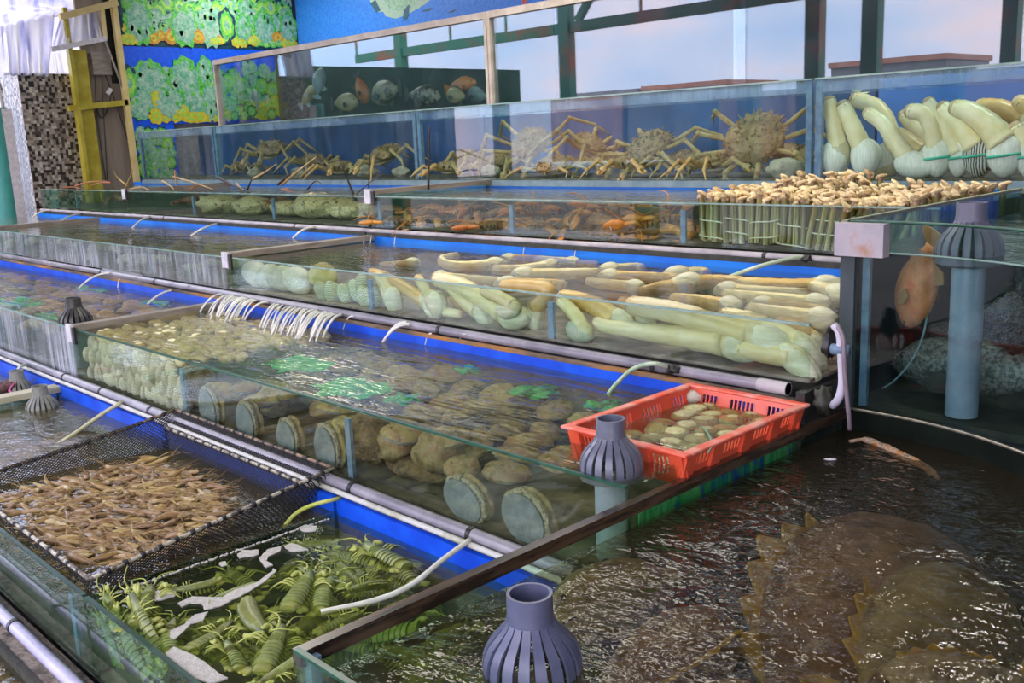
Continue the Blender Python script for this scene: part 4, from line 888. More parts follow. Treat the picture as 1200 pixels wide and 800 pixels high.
def rock(label, loc, r3, seed, mt=None, nm='rock', cat='rock', group=None, amp=.28):
    b = MB()
    def f(p, q):
        n_ = noise.fractal(p * 1.6 + V((seed * 3.1, seed, 0)), 1.0, 2.0, 4) * amp
        return q * (1 + n_)
    b.ell((0, 0, 0), r3, None, 22, 12, f)
    o = b.build(nm, mt or c_rock, None, smooth=True); o.location = loc
    return tag(o, label, cat, group)
for i, (x, y, w_, lb) in enumerate(((430, 204, .14, 'pale rock under the crab legs left of the teal post'), (470, 204, .12, 'pale rock wedged against the teal corner post'), (575, 206, .12, 'olive rock under the half hidden crab'),
                                  (920, 208, .14, 'grey violet rock at the right end of the long crab tank'), (300, 208, .13, 'dark brown rock under the rounded back crab'), (350, 209, .12, 'brown rock beside the turned crab'))):
    p = aty(x, y, 5.68 if i != 3 else 5.60); p.z = 1.668 + w_ * .42; rock(lb, p, (w_, w_ * .5, w_ * .45), i + 1)

# --- clawed lobsters
c_lob = M('lobster_shell', (.035, .022, .012), (.26, .115, .025), c3=(.60, .26, .035), scale=11, rough=.38, lo=.34, hi=.68, rand=.2, bump=.2)
c_claw = M('lobster_claw', (.46, .15, .02), (.56, .23, .035), scale=9, rough=.38, rand=.15, c3=(.30, .10, .03), lo=.34, hi=.72)
c_lleg = M('lobster_leg', (.20, .13, .04), (.28, .16, .04), scale=12, rough=.4)
BANDS = [M('band_yellow', (.75, .55, .02), rough=.4), M('band_blue', (.03, .12, .55), rough=.4), M('band_white', (.7, .7, .66), rough=.4)]
def lobster_proto(seed, curl):
    rnd = random.Random(seed)
    r = thing('clawed_lobster', 'lobster', 'lobster', (0, 0, 0), (0, 0, 0), 'clawed lobsters in the fourth row')
    b = MB(); b.tube([(.13, 0, .004), (.115, 0, .004), (.08, 0, .006), (.04, 0, .006), (.0, 0, .003)], [.004, .014, .026, .030, .027], 12, sq=.95)
    b.build('carapace', c_lob, r, smooth=True)
    b = MB(); p = V((0, 0, 0)); a = PI; 
    for i in range(6):
        d = V((math.cos(a), 0, math.sin(a))); q = p + d * .024
        rr = .028 - .0022 * i
        b.tube([p - d * .004, p + d * .006, q + d * .003], [rr * .86, rr * 1.04, rr * .94], 12, sq=.9); p = q; a += curl
    b.build('tail_segments', c_lob, r, smooth=True, ang=.5)
    d = V((math.cos(a), 0, math.sin(a)))
    b = MB()
    for k in (-2, -1, 0, 1, 2):
        dd = (d + V((0, .42 * k, 0))).normalized(); b.tube([p, p + dd * .02, p + dd * .042, p + dd * .05], [.004, .011, .013, .006], 6, sq=.3, upv=(0, 0, 1))
    b.build('tail_fan', c_lob, r, smooth=True)
    for s_ in (-1, 1):
        b = MB(); e = V((.115, s_ * .06, 0)); h = V((.17, s_ * .05, .004))
        b.tube([(.085, s_ * .02, 0), (.105, s_ * .05, 0), e, h], [.008, .009, .010, .013], 8)
        w_ = 1.2 if s_ > 0 else .9
        b.tube([h, h + V((.03, 0, 0)), h + V((.06, s_ * .004, 0)), h + V((.095, s_ * .002, 0)), h + V((.115, -s_ * .008, 0))], [.014 * w_, .027 * w_, .026 * w_, .014 * w_, .003], 10, sq=.55)
        b.tube([h + V((.045, -s_ * .018, 0)), h + V((.075, -s_ * .022, 0)), h + V((.108, -s_ * .012, 0))], [.009, .010, .003], 8, sq=.6)
        c = b.build('claw', c_claw, r, smooth=True)
        hb = h + V((.068, -s_ * .004, 0))
        MB().lathe([(.026, -.004), (.028, 0), (.026, .004)], 14, hb, Matrix(((0, 0, 1), (0, 1, 0), (.62, 0, 0))), True).build('claw_band', BANDS[(seed + (s_ > 0)) % 3], c, smooth=True)
        for i in range(4):
            b = MB(); x = .08 - .02 * i; b.tube([(x, s_ * .02, -.008), (x + .012 - .012 * i, s_ * .055, .006), (x + .014 - .02 * i, s_ * .08, -.02)], [.0045, .004, .0018], 5); b.build('leg', c_lleg, r, smooth=True)
        MB().tube(smooth_path([(.125, s_ * .008, .006), (.17, s_ * .03, .03), (.22, s_ * .08, .045), (.25, s_ * .14, .03)], 4), [.0028] * 12 + [.001], 5).build('antenna', c_claw, r, smooth=True)
        MB().ell((.122, s_ * .012, .014), (.005,) * 3, seg=8, ring=5).build('eye', m_black, r, smooth=True)
    return r
protos = [lobster_proto(1, .22), lobster_proto(2, .45), lobster_proto(3, .08)]
used = [False] * 3
LOB = [  # px, py, heading(deg in plan), pitch, roll, description
    (452, 246, 20, .1, 0, 'lobster with yellow banded claw in the upper left corner'), (478, 252, -30, .3, .4, 'lobster pointing an orange claw down right at the left'), (497, 252, 95, .0, .2, 'lobster holding an orange claw straight up'),
    (470, 264, 200, .05, 0, 'lobster with striped tail lying at the bottom left'), (512, 264, 160, .1, .3, 'lobster lying on the floor under the upright claw'), (530, 250, -60, .2, 1.0, 'dark lobster curled in the middle of the left bay'),
    (545, 262, 10, .1, .5, 'lobster with a short orange claw pointing right'), (560, 252, 140, .3, 0, 'dark lobster behind the left bay heap'), (572, 250, 80, .0, .5, 'big lobster with an orange head upright left of the brace'),
    (585, 266, 200, .1, .2, 'lobster lying low at the foot of the left brace'), (618, 268, 30, .1, .6, 'lobster lying low just right of the left brace'), (634, 246, 190, .2, .6, 'lobster curled at the top left of the right bay'),
    (648, 258, -50, .2, .8, 'lobster with blue grey belly diving in the right bay'), (668, 252, 100, .15, .3, 'lobster with a fanned tail raised in the right bay'), (678, 264, -80, .3, .2, 'lobster with a long orange claw pointing down'),
    (640, 272, 170, .05, .2, 'lobster flat on the floor left in the right bay'), (705, 258, 30, .2, .6, 'lobster with round orange claws in the middle right'), (728, 250, 200, -.1, .5, 'lobster with a fat banded tail rising in the right bay'),
    (712, 274, 10, .0, .4, 'dark lobster under the fat banded tail'), (750, 262, 95, -.3, .3, 'small lobster beside the pale floating plate'), (752, 274, 150, .1, .2, 'lobster under the small one near the pale plate'),
    (775, 268, 200, .1, .9, 'lobster showing an orange ribbed tail at the right'), (798, 262, 185, .1, .7, 'lobster with ribbed tail nearest the razor clams'), (802, 278, 20, 0, .3, 'dark lobster at the floor beside the razor clams'),
    (690, 245, 60, .1, 0, 'dark lobster peeping over the back of the right bay heap'), (505, 244, 10, .1, 0, 'dark lobster at the back of the left bay heap')]
for i, (px, py, hd, pt, ro, lb) in enumerate(LOB):
    y = 4.42 + (i % 3) * .07 + (.10 if py < 250 else 0)
    p = aty(px, py, y); p.z = max(min(p.z, 1.545), 1.43); p.y += .16 if 45 < abs(hd) % 180 < 135 else 0
    k = i % 3; src = protos[k]
    if used[k]: src = dup(protos[k], lb)
    used[k] = True
    src['label'] = lb; src.location = p; src.rotation_euler = (ro, pt, math.radians(hd)); src.scale = (1.18,) * 3 if i % 2 else (1.32,) * 3
o = MB().box((-.11, -.004, -.03), (.11, .004, .03)).build('plastic_plate', M('pale_plate', (.26, .34, .24), rough=.4)); o.location = aty(762, 248, 4.75); o.rotation_euler = (.3, 0, 0)
tag(o, 'pale green plastic plate floating behind the lobsters', 'plate')

# --- razor clams in banded bundles
c_raz = M('razor_shell', (.09, .07, .015), (.30, .25, .07), c3=(.50, .45, .28), scale=16, rough=.35, stretch=(1, 1, .12), rand=.25, coat=.3, lo=.32, hi=.68)
c_foot = M('razor_foot', (.66, .44, .17), (.84, .68, .40), scale=45, rough=.45, rand=.16, c3=(.46, .28, .12), lo=.34, hi=.72)
c_footdk = M('razor_siphon', (.28, .17, .09), (.40, .26, .16), scale=30, rough=.45)
def razor_proto(k):
    r = thing('razor_clam', 'razor clam', 'clam', group='razor clams standing in the fourth row')
    b = MB()
    for s_ in (-1, 1):
        b.add(*[(lambda vs, fs: (vs, fs))([V((s_ * (.001 + .0145 * math.cos(t)), .0190 * math.sin(t), z)) for z in (0, .1, .215) for t in [(-1.5 + 3.0 * i / 7) for i in range(8)]],
              [(j * 8 + i, j * 8 + i + 1, (j + 1) * 8 + i + 1, (j + 1) * 8 + i) for j in range(2) for i in range(7)])][0])
    b.tube([(0, 0, .004), (0, 0, .205)], .0125, 8); b.build('shell', c_raz, r, smooth=True)
    b = MB(); rnd = random.Random(k); d = V((rnd.uniform(-1, 1), rnd.uniform(-1, 1), .5)).normalized()
    def cap(p, q): return q * (1 + .55 * noise.noise(p * 1.7 + V((k * 5.3, k, 2))))
    e = math.atan2(d.y, d.x); b.ell(V((0, 0, .238)) + d * .006, (.033, .024, .0115), rotm(rnd.uniform(-.5, .5), rnd.uniform(-.6, .6), e), 10, 6, cap)
    b.ell(V((0, 0, .233)) - d * .012, (.022, .017, .011), rotm(rnd.uniform(-.6, .6), .5, e + 1.2), 8, 5, cap)
    b.build('foot', c_foot, r, smooth=True, ang=.7)
    MB().tube([(0, 0, .196), (0, 0, .212), (0, 0, .234)], [.0125, .0165, .0175], 8).build('siphon', c_footdk, r, smooth=True)
    return r
rz = [razor_proto(k) for k in range(8)]; rz_used = [0] * 8
rr_ = random.Random(5); YR = [4.352, 4.385, 4.43, 4.485, 4.55, 4.63, 4.72, 4.82, 4.93, 5.04, 5.15]
BUND = [(-3.085, -2.94, 0), (-2.93, -2.79, -.02), (-2.78, -2.63, .03), (-2.62, -2.47, .04), (-2.46, -2.30, .24), (-2.28, -2.10, .36), (-2.08, -1.95, .30)]
nth = 0
for ri, yr in enumerate(YR):
    cols = 24
    for c in range(cols):
        u = c / (cols - 1); x = -3.075 + u * (1.20 if ri > 1 else 1.14) + rr_.uniform(-.010, .010)
        if ri > 1 and x > -1.85: continue
        lean = 0
        for bi, (a, b_, ln) in enumerate(BUND):
            if a - .01 <= x <= b_ + .01: lean = ln; bno = bi
        k = rr_.randrange(8)
        front = ri == 0
        lb = ('razor clam upright against the front glass, in bundle %s from the left' % ORD[bno]) if front else 'razor clam with cream foot in the crowd behind the front bundles'
        g = 'razor clams at the front glass, bundle %s' % ORD[bno] if front else 'razor clams standing behind the front bundles'
        src = rz[k] if not rz_used[k] else dup(rz[k], lb, g); rz_used[k] = 1
        src['label'] = lb; src['group'] = g
        hgt = 1.400 + (.012 if ri > 1 else 0) + rr_.uniform(0, .022) + (.045 if ri > 5 and .1 < u < .55 and rr_.random() < .5 else 0) - (.05 if ri < 2 and lean > .2 else 0)
        src.location = (x - (lean * .10), yr + rr_.uniform(-.006, .006), max(hgt, 1.399)); sc_ = rr_.uniform(.94, 1.04)
        src.scale = (1, 1, sc_); src.rotation_euler = (rr_.uniform(-.03, .03) - (.0 if front else .05), lean + rr_.uniform(-.04, .04), rr_.uniform(-.5, .5))
m_band = M('cream_rubber_band', (.62, .62, .42), (.72, .72, .54), scale=10, rough=.5)
for bi, (a, b_, ln) in enumerate(BUND[:6]):
    for hi_, zz in (('upper', 1.535), ('lower', 1.465)):
        zz += (-.03, 0, -.02, -.05, .01, .02)[bi] * (1 if hi_ == 'lower' else .5)
        org = V(((a + b_) / 2 + ln * (zz - 1.40), 4.368, zz)); r = thing('rubber_band', '%s cream band round the %s razor clam bundle from the left' % (hi_, ORD[bi]), 'band', org, group='cream bands on the razor clams')
        hw = (b_ - a) / 2 + .006
        MB().tube([V((math.copysign(abs(math.cos(t)) ** .4, math.cos(t)) * hw, math.copysign(abs(math.sin(t)) ** .5, math.sin(t)) * .036, -.14 * math.cos(t) * hw * (1 if bi != 2 else -1))) for t in [2 * PI * i / 32 for i in range(33)]], .0036, 5, cap=False).build('loop', m_band, r, smooth=True)

# --- fourth row, left: oyster clumps and spiny lobsters with their long feelers
c_oys = M('oyster_clump_shell', (.30, .27, .10), (.62, .56, .28), c3=(.10, .09, .04), scale=30, rough=.6, bump=1.0, bscale=30, lo=.34, hi=.66)
for i, (px, w_, lb) in enumerate(((258, .30, 'olive oyster clump furthest left behind the fourth row glass'), (297, .26, 'yellowish oyster clump left of the pale brace'), (338, .22, 'low oyster clump right of the pale brace'),
                                 (375, .34, 'speckled yellow oyster clump in the middle of the bay'), (412, .24, 'pale green oyster clump beside the white clip'))):
    p = aty(px, 250, 4.62); p.z = 1.405 + w_ * .26; rock(lb, p, (w_, w_ * .6, w_ * .30), i + 20, c_oys, 'oyster_clump', 'oysters', None, .35)
c_spiny = M('spiny_lobster_shell', (.09, .03, .02), (.26, .10, .04), c3=(.34, .22, .10), scale=12, rough=.45, bump=.6, lo=.34, hi=.68)
c_ant = M('feeler_tan', (.50, .34, .12), (.62, .46, .20), scale=9, rough=.5); c_antdk = M('feeler_dark', (.025, .018, .016), (.06, .04, .03), scale=9, rough=.5); c_antred = M('feeler_red', (.34, .12, .05), (.48, .20, .08), scale=9, rough=.5)
def spiny(label, px, ants, rz_, y=4.7):
    base = aty(px, 236, y); base.z = 1.50
    r = thing('spiny_lobster', label, 'lobster', base, group='spiny lobsters in the fourth row')
    R = rotm(0, 0, rz_)
    b = MB(); b.tube([R @ V(p) for p in ((.16, 0, .01), (.12, 0, .01), (.05, 0, .012), (-.02, 0, 0))], [.012, .034, .044, .038], 12)
    rn = random.Random(px)
    for i in range(40):
        d = V((rn.uniform(-.2, 1), rn.uniform(-1, 1), rn.uniform(0, 1))).normalized(); spike(b, R @ V((.06 + rn.uniform(-.07, .06), d.y * .04, .01 + d.z * .04)), R @ d, .016, .004)
    b.build('carapace', c_spiny, r)
    b = MB()
    for i in range(6): x = -.02 - i * .032; b.tube([R @ V((x + .004, 0, -.002 * i)), R @ V((x - .016, 0, -.004 * i)), R @ V((x - .030, 0, -.004 * i))], [.034 - .003 * i, .039 - .003 * i, .034 - .003 * i], 10)
    b.build('tail_segments', c_spiny, r, smooth=True, ang=.5)
    for s_ in (-1, 1):
        for i in range(4): MB().tube([R @ V((.09 - .03 * i, s_ * .03, -.01)), R @ V((.11 - .04 * i, s_ * .10, .02)), R @ V((.12 - .05 * i, s_ * .15, -.06))], [.006, .005, .002], 5).build('leg', c_antred, r, smooth=True)
    for q, mt, th in ants:
        pts = smooth_path([aty(x, yy, y + (.0 if k == 0 else -.06 * k)) for k, (x, yy) in enumerate(q)], 5)
        MB().tube(pts, [th * (1 - .75 * i / (len(pts) - 1)) for i in range(len(pts))], 6).build('feeler', mt, r, smooth=True, org=base)
    return r
spiny('spiny lobster with crossing tan feelers near the left crab', 320, [([(330, 216), (350, 200), (370, 184)], c_ant, .014), ([(370, 184), (378, 194), (385, 206)], c_antdk, .008), ([(296, 210), (310, 202), (324, 192)], c_ant, .012), ([(290, 222), (294, 212), (297, 207)], c_antdk, .010), ([(326, 216), (336, 207), (344, 199)], c_antdk, .013)], .6)
spiny('spiny lobster with one thick dark feeler lying over the rim', 285, [([(256, 208), (275, 218), (293, 226)], c_antdk, .016), ([(240, 222), (262, 240), (274, 250)], c_antdk, .010), ([(277, 215), (283, 221), (286, 222)], c_ant, .012)], 2.2)
spiny('spiny lobster trailing tan and orange feelers over the rim', 225, [([(203, 207), (225, 213), (250, 222)], c_ant, .012), ([(232, 217), (226, 220), (219, 223)], c_antred, .013), ([(205, 200), (206, 212), (206, 219)], c_antred, .010), ([(190, 212), (200, 218), (204, 222)], c_ant, .012)], 1.2)
spiny('spiny lobster with a fan of red feelers below the yellow frame', 140, [([(130, 214), (118, 214), (105, 218)], c_antred, .012), ([(150, 218), (138, 208), (133, 200)], c_ant, .012), ([(88, 218), (105, 213), (128, 212)], c_antred, .014), ([(152, 222), (165, 219), (176, 223)], c_ant, .012), ([(146, 222), (152, 208), (156, 198)], c_ant, .010), ([(118, 224), (119, 232), (121, 236)], c_ant, .010)], 3.0, 4.6)
spiny('spiny lobster raising two black feelers by the white clip', 425, [([(416, 232), (408, 212), (400, 192)], c_antdk, .013), ([(432, 220), (433, 190), (434, 160)], c_antdk, .006), ([(416, 235), (420, 225), (448, 203)], c_antdk, .008), ([(360, 222), (370, 212), (380, 218)], c_antdk, .008)], .3)
spiny('dark spiny lobster with a reddish feeler in the middle bay', 355, [([(338, 222), (330, 222), (345, 225)], c_antred, .012), ([(372, 238), (384, 236), (398, 231)], c_antdk, .010), ([(320, 228), (332, 245), (338, 252)], c_antdk, .010)], 2.8)
spiny('dark red spiny lobster at the far left end of the row', 75, [([(75, 220), (84, 219), (95, 221)], c_antred, .012), ([(110, 224), (100, 230), (96, 238)], c_antred, .008)], 2.6, 4.6)
o = MB().tube(smooth_path([aty(502, 222, 4.75), aty(502.5, 180, 4.75), aty(503, 148, 4.75)], 4), [.009] * 4 + [.007] * 4 + [.004], 6).build('black_stick', c_antdk, None, smooth=True); tag(o, 'thin black upright stick before the teal corner post', 'stick')

# --- third row, left part: big pale shells and striped clams
c_pale = M('pale_shell', (.42, .40, .30), (.60, .57, .44), scale=7, rough=.5, rand=.15, bump=.2)
c_strp = M('striped_clam_shell', (.22, .26, .16), (.54, .56, .38), scale=30, rough=.5, tex='wave', rand=.15)
def clam_mesh(name, mt, L=.04, W=.03, T=.020):
    b = MB()
    def f(p, q):
        s_ = 1 if p.z > 0 else -1
        return V((q.x * (1 - .22 * p.y), q.y, q.z * (1 + .25 * max(0, p.y)) + s_ * .0004))
    b.ell((0, 0, 0), (L, W, T), None, 14, 10, f)
    return b.mesh(name, mt, True)
me_pale = clam_mesh('pale_shell', c_pale, .12, .085, .055); me_strp = clam_mesh('striped_clam', c_strp, .085, .06, .04)
def inst(name, me, loc, rot, label, cat, group=None, scale=1):
    o = bpy.data.objects.new(name, me); COL.objects.link(o); o.location = loc; o.rotation_euler = rot
    o.scale = (scale,) * 3 if not isinstance(scale, tuple) else scale
    return tag(o, label, cat, group)
for i, (px, py, lb) in enumerate(((318, 338, 'pale egg-like shell lying left behind the streaked glass'), (332, 334, 'tall pale shell right of the egg-like one'), (350, 340, 'pale shell with brown rim below the yellow one'), (303, 342, 'small pale shell beside the divider clip'))):
    p = aty(px, py, 3.24); p.z = max(p.z, 1.18); inst('big_scallop', me_pale, p, (1.2, .2 * i, .3), lb, 'scallop', 'big pale scallops in the third row')
p = aty(378, 322, 3.3); inst('big_scallop', clam_mesh('yellow_shell', M('yellow_shell', (.46, .40, .12), (.58, .52, .22), scale=9, rough=.5), .12, .08, .05), p, (1.3, 0, .2), 'yellowish scallop at the water line right of the pale ones', 'scallop')
for i, (px, py) in enumerate(((378, 342), (392, 345), (405, 347), (418, 340), (428, 350), (412, 357), (390, 357), (425, 334), (440, 352))):
    p = aty(px, py, 3.18 + .03 * (i % 2)); p.z = max(p.z, 1.15); inst('striped_clam', me_strp, p, (1.3, .9 + .1 * i, .2), 'striped pale green clam, %s in the pile left of the first brace' % ORD[i], 'clam', 'striped clams left of the first brace', .8)
rq = random.Random(12)
for i in range(26):
    p = V((rq.uniform(-10.7, -6.3), rq.uniform(3.18, 4.1), 1.16)); inst('pale_scallop', me_pale, p, (rq.uniform(-.3, .3), rq.uniform(-.3, .3), rq.uniform(0, 6)), 'pale scallop on the floor behind the streaked third row glass', 'scallop', 'pale scallops behind the streaked glass', .7)

# --- second row: heap of pale clams
c_clam = M('pale_clam_shell', (.40, .39, .29), (.62, .60, .48), scale=40, rough=.42, tex='wave', rand=.18, coat=.2)
c_clam2 = M('cream_clam_shell', (.58, .51, .25), (.80, .74, .48), scale=30, rough=.42, rand=.16, coat=.2)
me_c = [clam_mesh('clam_a', c_clam, .052, .036, .024), clam_mesh('clam_b', c_clam, .046, .036, .026)]
me_ct = [clam_mesh('clam_c', c_clam2, .052, .038, .025), clam_mesh('clam_d', c_clam2, .048, .036, .025)]
rc = random.Random(4); nfront = 0
for j in range(5):                                   # against the glass
    for i in range(16):
        x = -5.86 + i * .080 + rc.uniform(-.014, .014) + (.04 if j % 2 else 0); z = .735 + j * .058 + rc.uniform(-.01, .01)
        if z > .95 - .03 * max(0, i - 12) or x > -4.64: continue
        inst('pale_clam', me_c[rc.randrange(2)], (x, 2.112 + rc.uniform(0, .012), z), (rc.choice((.1, 1.2, 1.0)) + rc.uniform(-.3, .3), rc.uniform(1.2, 1.9), rc.uniform(-.5, .5)), 'pale clam stacked on edge against the main tank glass', 'clam', 'pale clams against the glass')
for j in range(14):                                  # top of the heap
    for i in range(17):
        x = -5.86 + i * .080 + rc.uniform(-.018, .018) + (.04 if j % 2 else 0); y = 2.165 + j * .062 + rc.uniform(-.015, .015)
        if x > -4.55 - .2 * rc.random(): continue
        inst('cream_clam', me_ct[rc.randrange(2)], (x, y, .938 + rc.uniform(-.015, .025)), (rc.uniform(-.35, .35), rc.uniform(-.35, .35), rc.uniform(-.7, .7)), 'cream clam lying flat on top of the clam heap', 'clam', 'cream clams on top of the heap')
# --- abalones
c_ab = M('abalone_shell', (.11, .085, .030), (.30, .25, .10), c3=(.24, .13, .06), scale=14, rough=.6, bump=.9, bscale=50, rand=.25, lo=.34, hi=.68)
c_abfoot = M('abalone_foot', (.115, .145, .165), (.165, .20, .22), scale=22, rough=.5, c3=(.22, .25, .26), lo=.36, hi=.68, bump=.15)
c_abrim = M('abalone_frill', (.20, .19, .12), (.40, .38, .26), c3=(.06, .06, .05), scale=50, rough=.6, bump=.8, lo=.4, hi=.62)
def abalone_proto():
    r = thing('abalone', 'abalone', 'abalone', group='abalones on the main tank floor')
    b = MB()
    def f(p, q):
        a = math.atan2(p.y, p.x); n_ = noise.fractal(p * 2.4, 1, 2, 3) * .10 + .03 * math.sin(5 * a + 6 * p.z)
        return V((q.x * (1 + n_), q.y * (1 + n_), q.z * (.25 if p.z < 0 else 1) * (1 + n_ * 2)))
    b.ell((0, 0, 0), (.105, .082, .042), None, 22, 12, f)
    for i in range(5): b.ell((.02 + .016 * i, -.045 + .006 * i, .030 - .0035 * i), (.005, .005, .005), None, 6, 4)
    b.build('shell', c_ab, r, smooth=True)
    MB().ell((0, 0, -.010), (.098, .075, .010), None, 18, 6).build('foot', c_abfoot, r, smooth=True)
    return r
ab0 = abalone_proto(); first = True; ra = random.Random(31)
for j in range(5):
    for i in range(15):
        x = -4.42 + i * .182 + ra.uniform(-.04, .04) + (.08 if j % 2 else 0); y = 2.24 + j * .165 + ra.uniform(-.03, .03)
        if x > -1.86 or (x > -2.28 and y > 2.2): continue
        if ra.random() < .10: continue
        o = ab0 if first else dup(ab0, ''); first = False
        o['label'] = 'brown crusted abalone lying on the main tank floor under rippled water'
        s_ = ra.uniform(.78, 1.18); o.location = (x, y, .80 + ra.uniform(0, .10)); o.scale = (s_, s_, s_); o.rotation_euler = (ra.uniform(-.3, .3), ra.uniform(-.3, .3), ra.uniform(0, 6.28))
def abalone_glass(label, px, py, rx, rz_, tilt=0):
    c = aty(px, py, 2.092); r = thing('abalone', label, 'abalone', c, (0, tilt, 0), 'abalones clinging to the main tank glass')
    def rag(n, am, s0): return [(1 + am * math.sin(9 * 2 * PI * i / n + s0) + am * .7 * math.sin(23 * 2 * PI * i / n)) for i in range(n)]
    n = 44
    MB().plate([(math.cos(2 * PI * i / n) * rx * k, math.sin(2 * PI * i / n) * rz_ * k) for i, k in enumerate(rag(n, .010, 1))], .006, (0, -.010, 0), (1, 0, 0), (0, 0, 1)).build('foot', c_abfoot, r)
    MB().plate([(math.cos(2 * PI * i / n) * rx * 1.13 * k + .004, math.sin(2 * PI * i / n) * rz_ * 1.13 * k + .006) for i, k in enumerate(rag(n, .022, 2))], .010, (0, 0, 0), (1, 0, 0), (0, 0, 1)).build('frill', c_abrim, r)
    MB().ell((.010, .030, .010), (rx * 1.12, .022, rz_ * 1.12), None, 20, 10).build('shell', c_ab, r, smooth=True)
    return r
for q in (('abalone stuck to the glass, leftmost beside the pale clams', 245, 479, .082, .098, -.12), ('abalone stuck to the glass, second from the clams', 289, 495, .078, .088, -.1), ('abalone stuck to the glass with a frilled grey rim, third from the clams', 337, 514, .072, .080, -.1),
          ('abalone stuck to the glass just left of the second brace', 383, 526, .075, .094, -.1), ('big round abalone stuck to the glass above the grey pipe', 544, 586, .098, .070, .3), ('big abalone stuck to the glass nearest the grouper tank', 615, 607, .098, .082, .3)):
    abalone_glass(*q)
c_moss = M('brown_moss', (.05, .035, .018), (.20, .14, .06), scale=22, rough=.8, bump=1.0, lo=.34, hi=.66)
for i, (px, py, rx, rz_, yy, lb) in enumerate(((232, 448, .09, .12, 2.19, 'shaggy brown sponge behind the first abalone'), (432, 512, .10, .11, 2.18, 'dark brown sponge right of the second brace'), (462, 520, .11, .07, 2.22, 'olive crusted stone beside the dark sponge'),
                                              (512, 530, .11, .08, 2.24, 'olive crusted stone above the big round abalone'), (490, 560, .16, .04, 2.24, 'flat dark stone under the olive ones'), (315, 470, .14, .08, 2.34, 'murky olive stone high behind the abalones'))):
    p = aty(px, py, yy); p.z = max(p.z, .72 + rz_ * .8); rock(lb, p, (rx, .08, rz_), 40 + i, c_moss if i in (0, 1, 4) else c_ab, 'sponge' if 'sponge' in lb else 'stone', 'sponge' if 'sponge' in lb else 'stone')
# green plastic net sheets under the ripples
m_gnet = M('green_plastic_net', (.0, .46, .11), (.01, .66, .20), scale=14, rough=.5, world=True)
for i, (px, py, wx, wy, z, lb) in enumerate(((352, 427, .30, .22, .90, 'bright green plastic net patch behind the clam heap'), (412, 455, .30, .24, .90, 'largest bright green net patch in the main tank'), (472, 467, .12, .10, .88, 'small green net patch right of the largest'),
                                             (637, 455, .16, .16, .86, 'green net patch near the blue wall at the centre'), (725, 470, .13, .10, .85, 'teal green net patch below the pale hose'), (595, 420, .10, .08, .88, 'tiny green net patch by the blue wall'),
                                             (22, 354, .55, .20, .90, 'green net patch at the left edge of the second row'), (60, 372, .40, .10, .90, 'green net patch beside the black strainer'), (112, 338, .45, .10, .90, 'green net patch below the first water jet'), (183, 355, .3, .08, .90, 'small green net patch below the second water jet'))):
    p = atz(px, py, z + .05); p.z = z + .05; p.y = min(max(p.y, 2.10 + wy * .5), 3.0 - wy * .5)
    b = MB(); rn = random.Random(i)
    b.grid(None, 22, 12, lambda u, v: V(((u - .5) * wx * 1.35 * (1 - .35 * abs(v - .5)) + .04 * noise.noise(V((9 * v, i, 3 * u))), (v - .5) * wy * (1.15 - 1.6 * (u - .5) ** 2) + .06 * noise.noise(V((8 * u, i * 2, 0))), .012 * math.sin(9 * u + i) * math.cos(7 * v))))
    o = b.build('green_net', m_gnet, None, smooth=True); o.location = p
    md = o.modifiers.new('thick', 'SOLIDIFY'); md.thickness = .003
    tag(o, lb, 'net')
# second row, left tank: orange shells
c_osh = M('orange_scallop_shell', (.46, .20, .06), (.56, .36, .18), c3=(.34, .26, .20), scale=12, rough=.5, rand=.25, lo=.34, hi=.66)
me_os = clam_mesh('orange_scallop', c_osh, .085, .07, .03)
for j in range(5):
    for i in range(26):
        x = -11.6 + i * .215 + rc.uniform(-.05, .05); y = 2.25 + j * .16 + rc.uniform(-.04, .04)
        if x > -6.1 or abs(x + 6.2) < .16 and y < 2.4: continue
        inst('orange_scallop', me_os, (x, y, .90 + rc.uniform(-.02, .03)), (rc.uniform(-.3, .3), rc.uniform(-.3, .3), rc.uniform(0, 6)), 'orange brown scallop under the water left of the black strainer', 'scallop', 'orange scallops in the second row', rc.uniform(.9, 1.3))
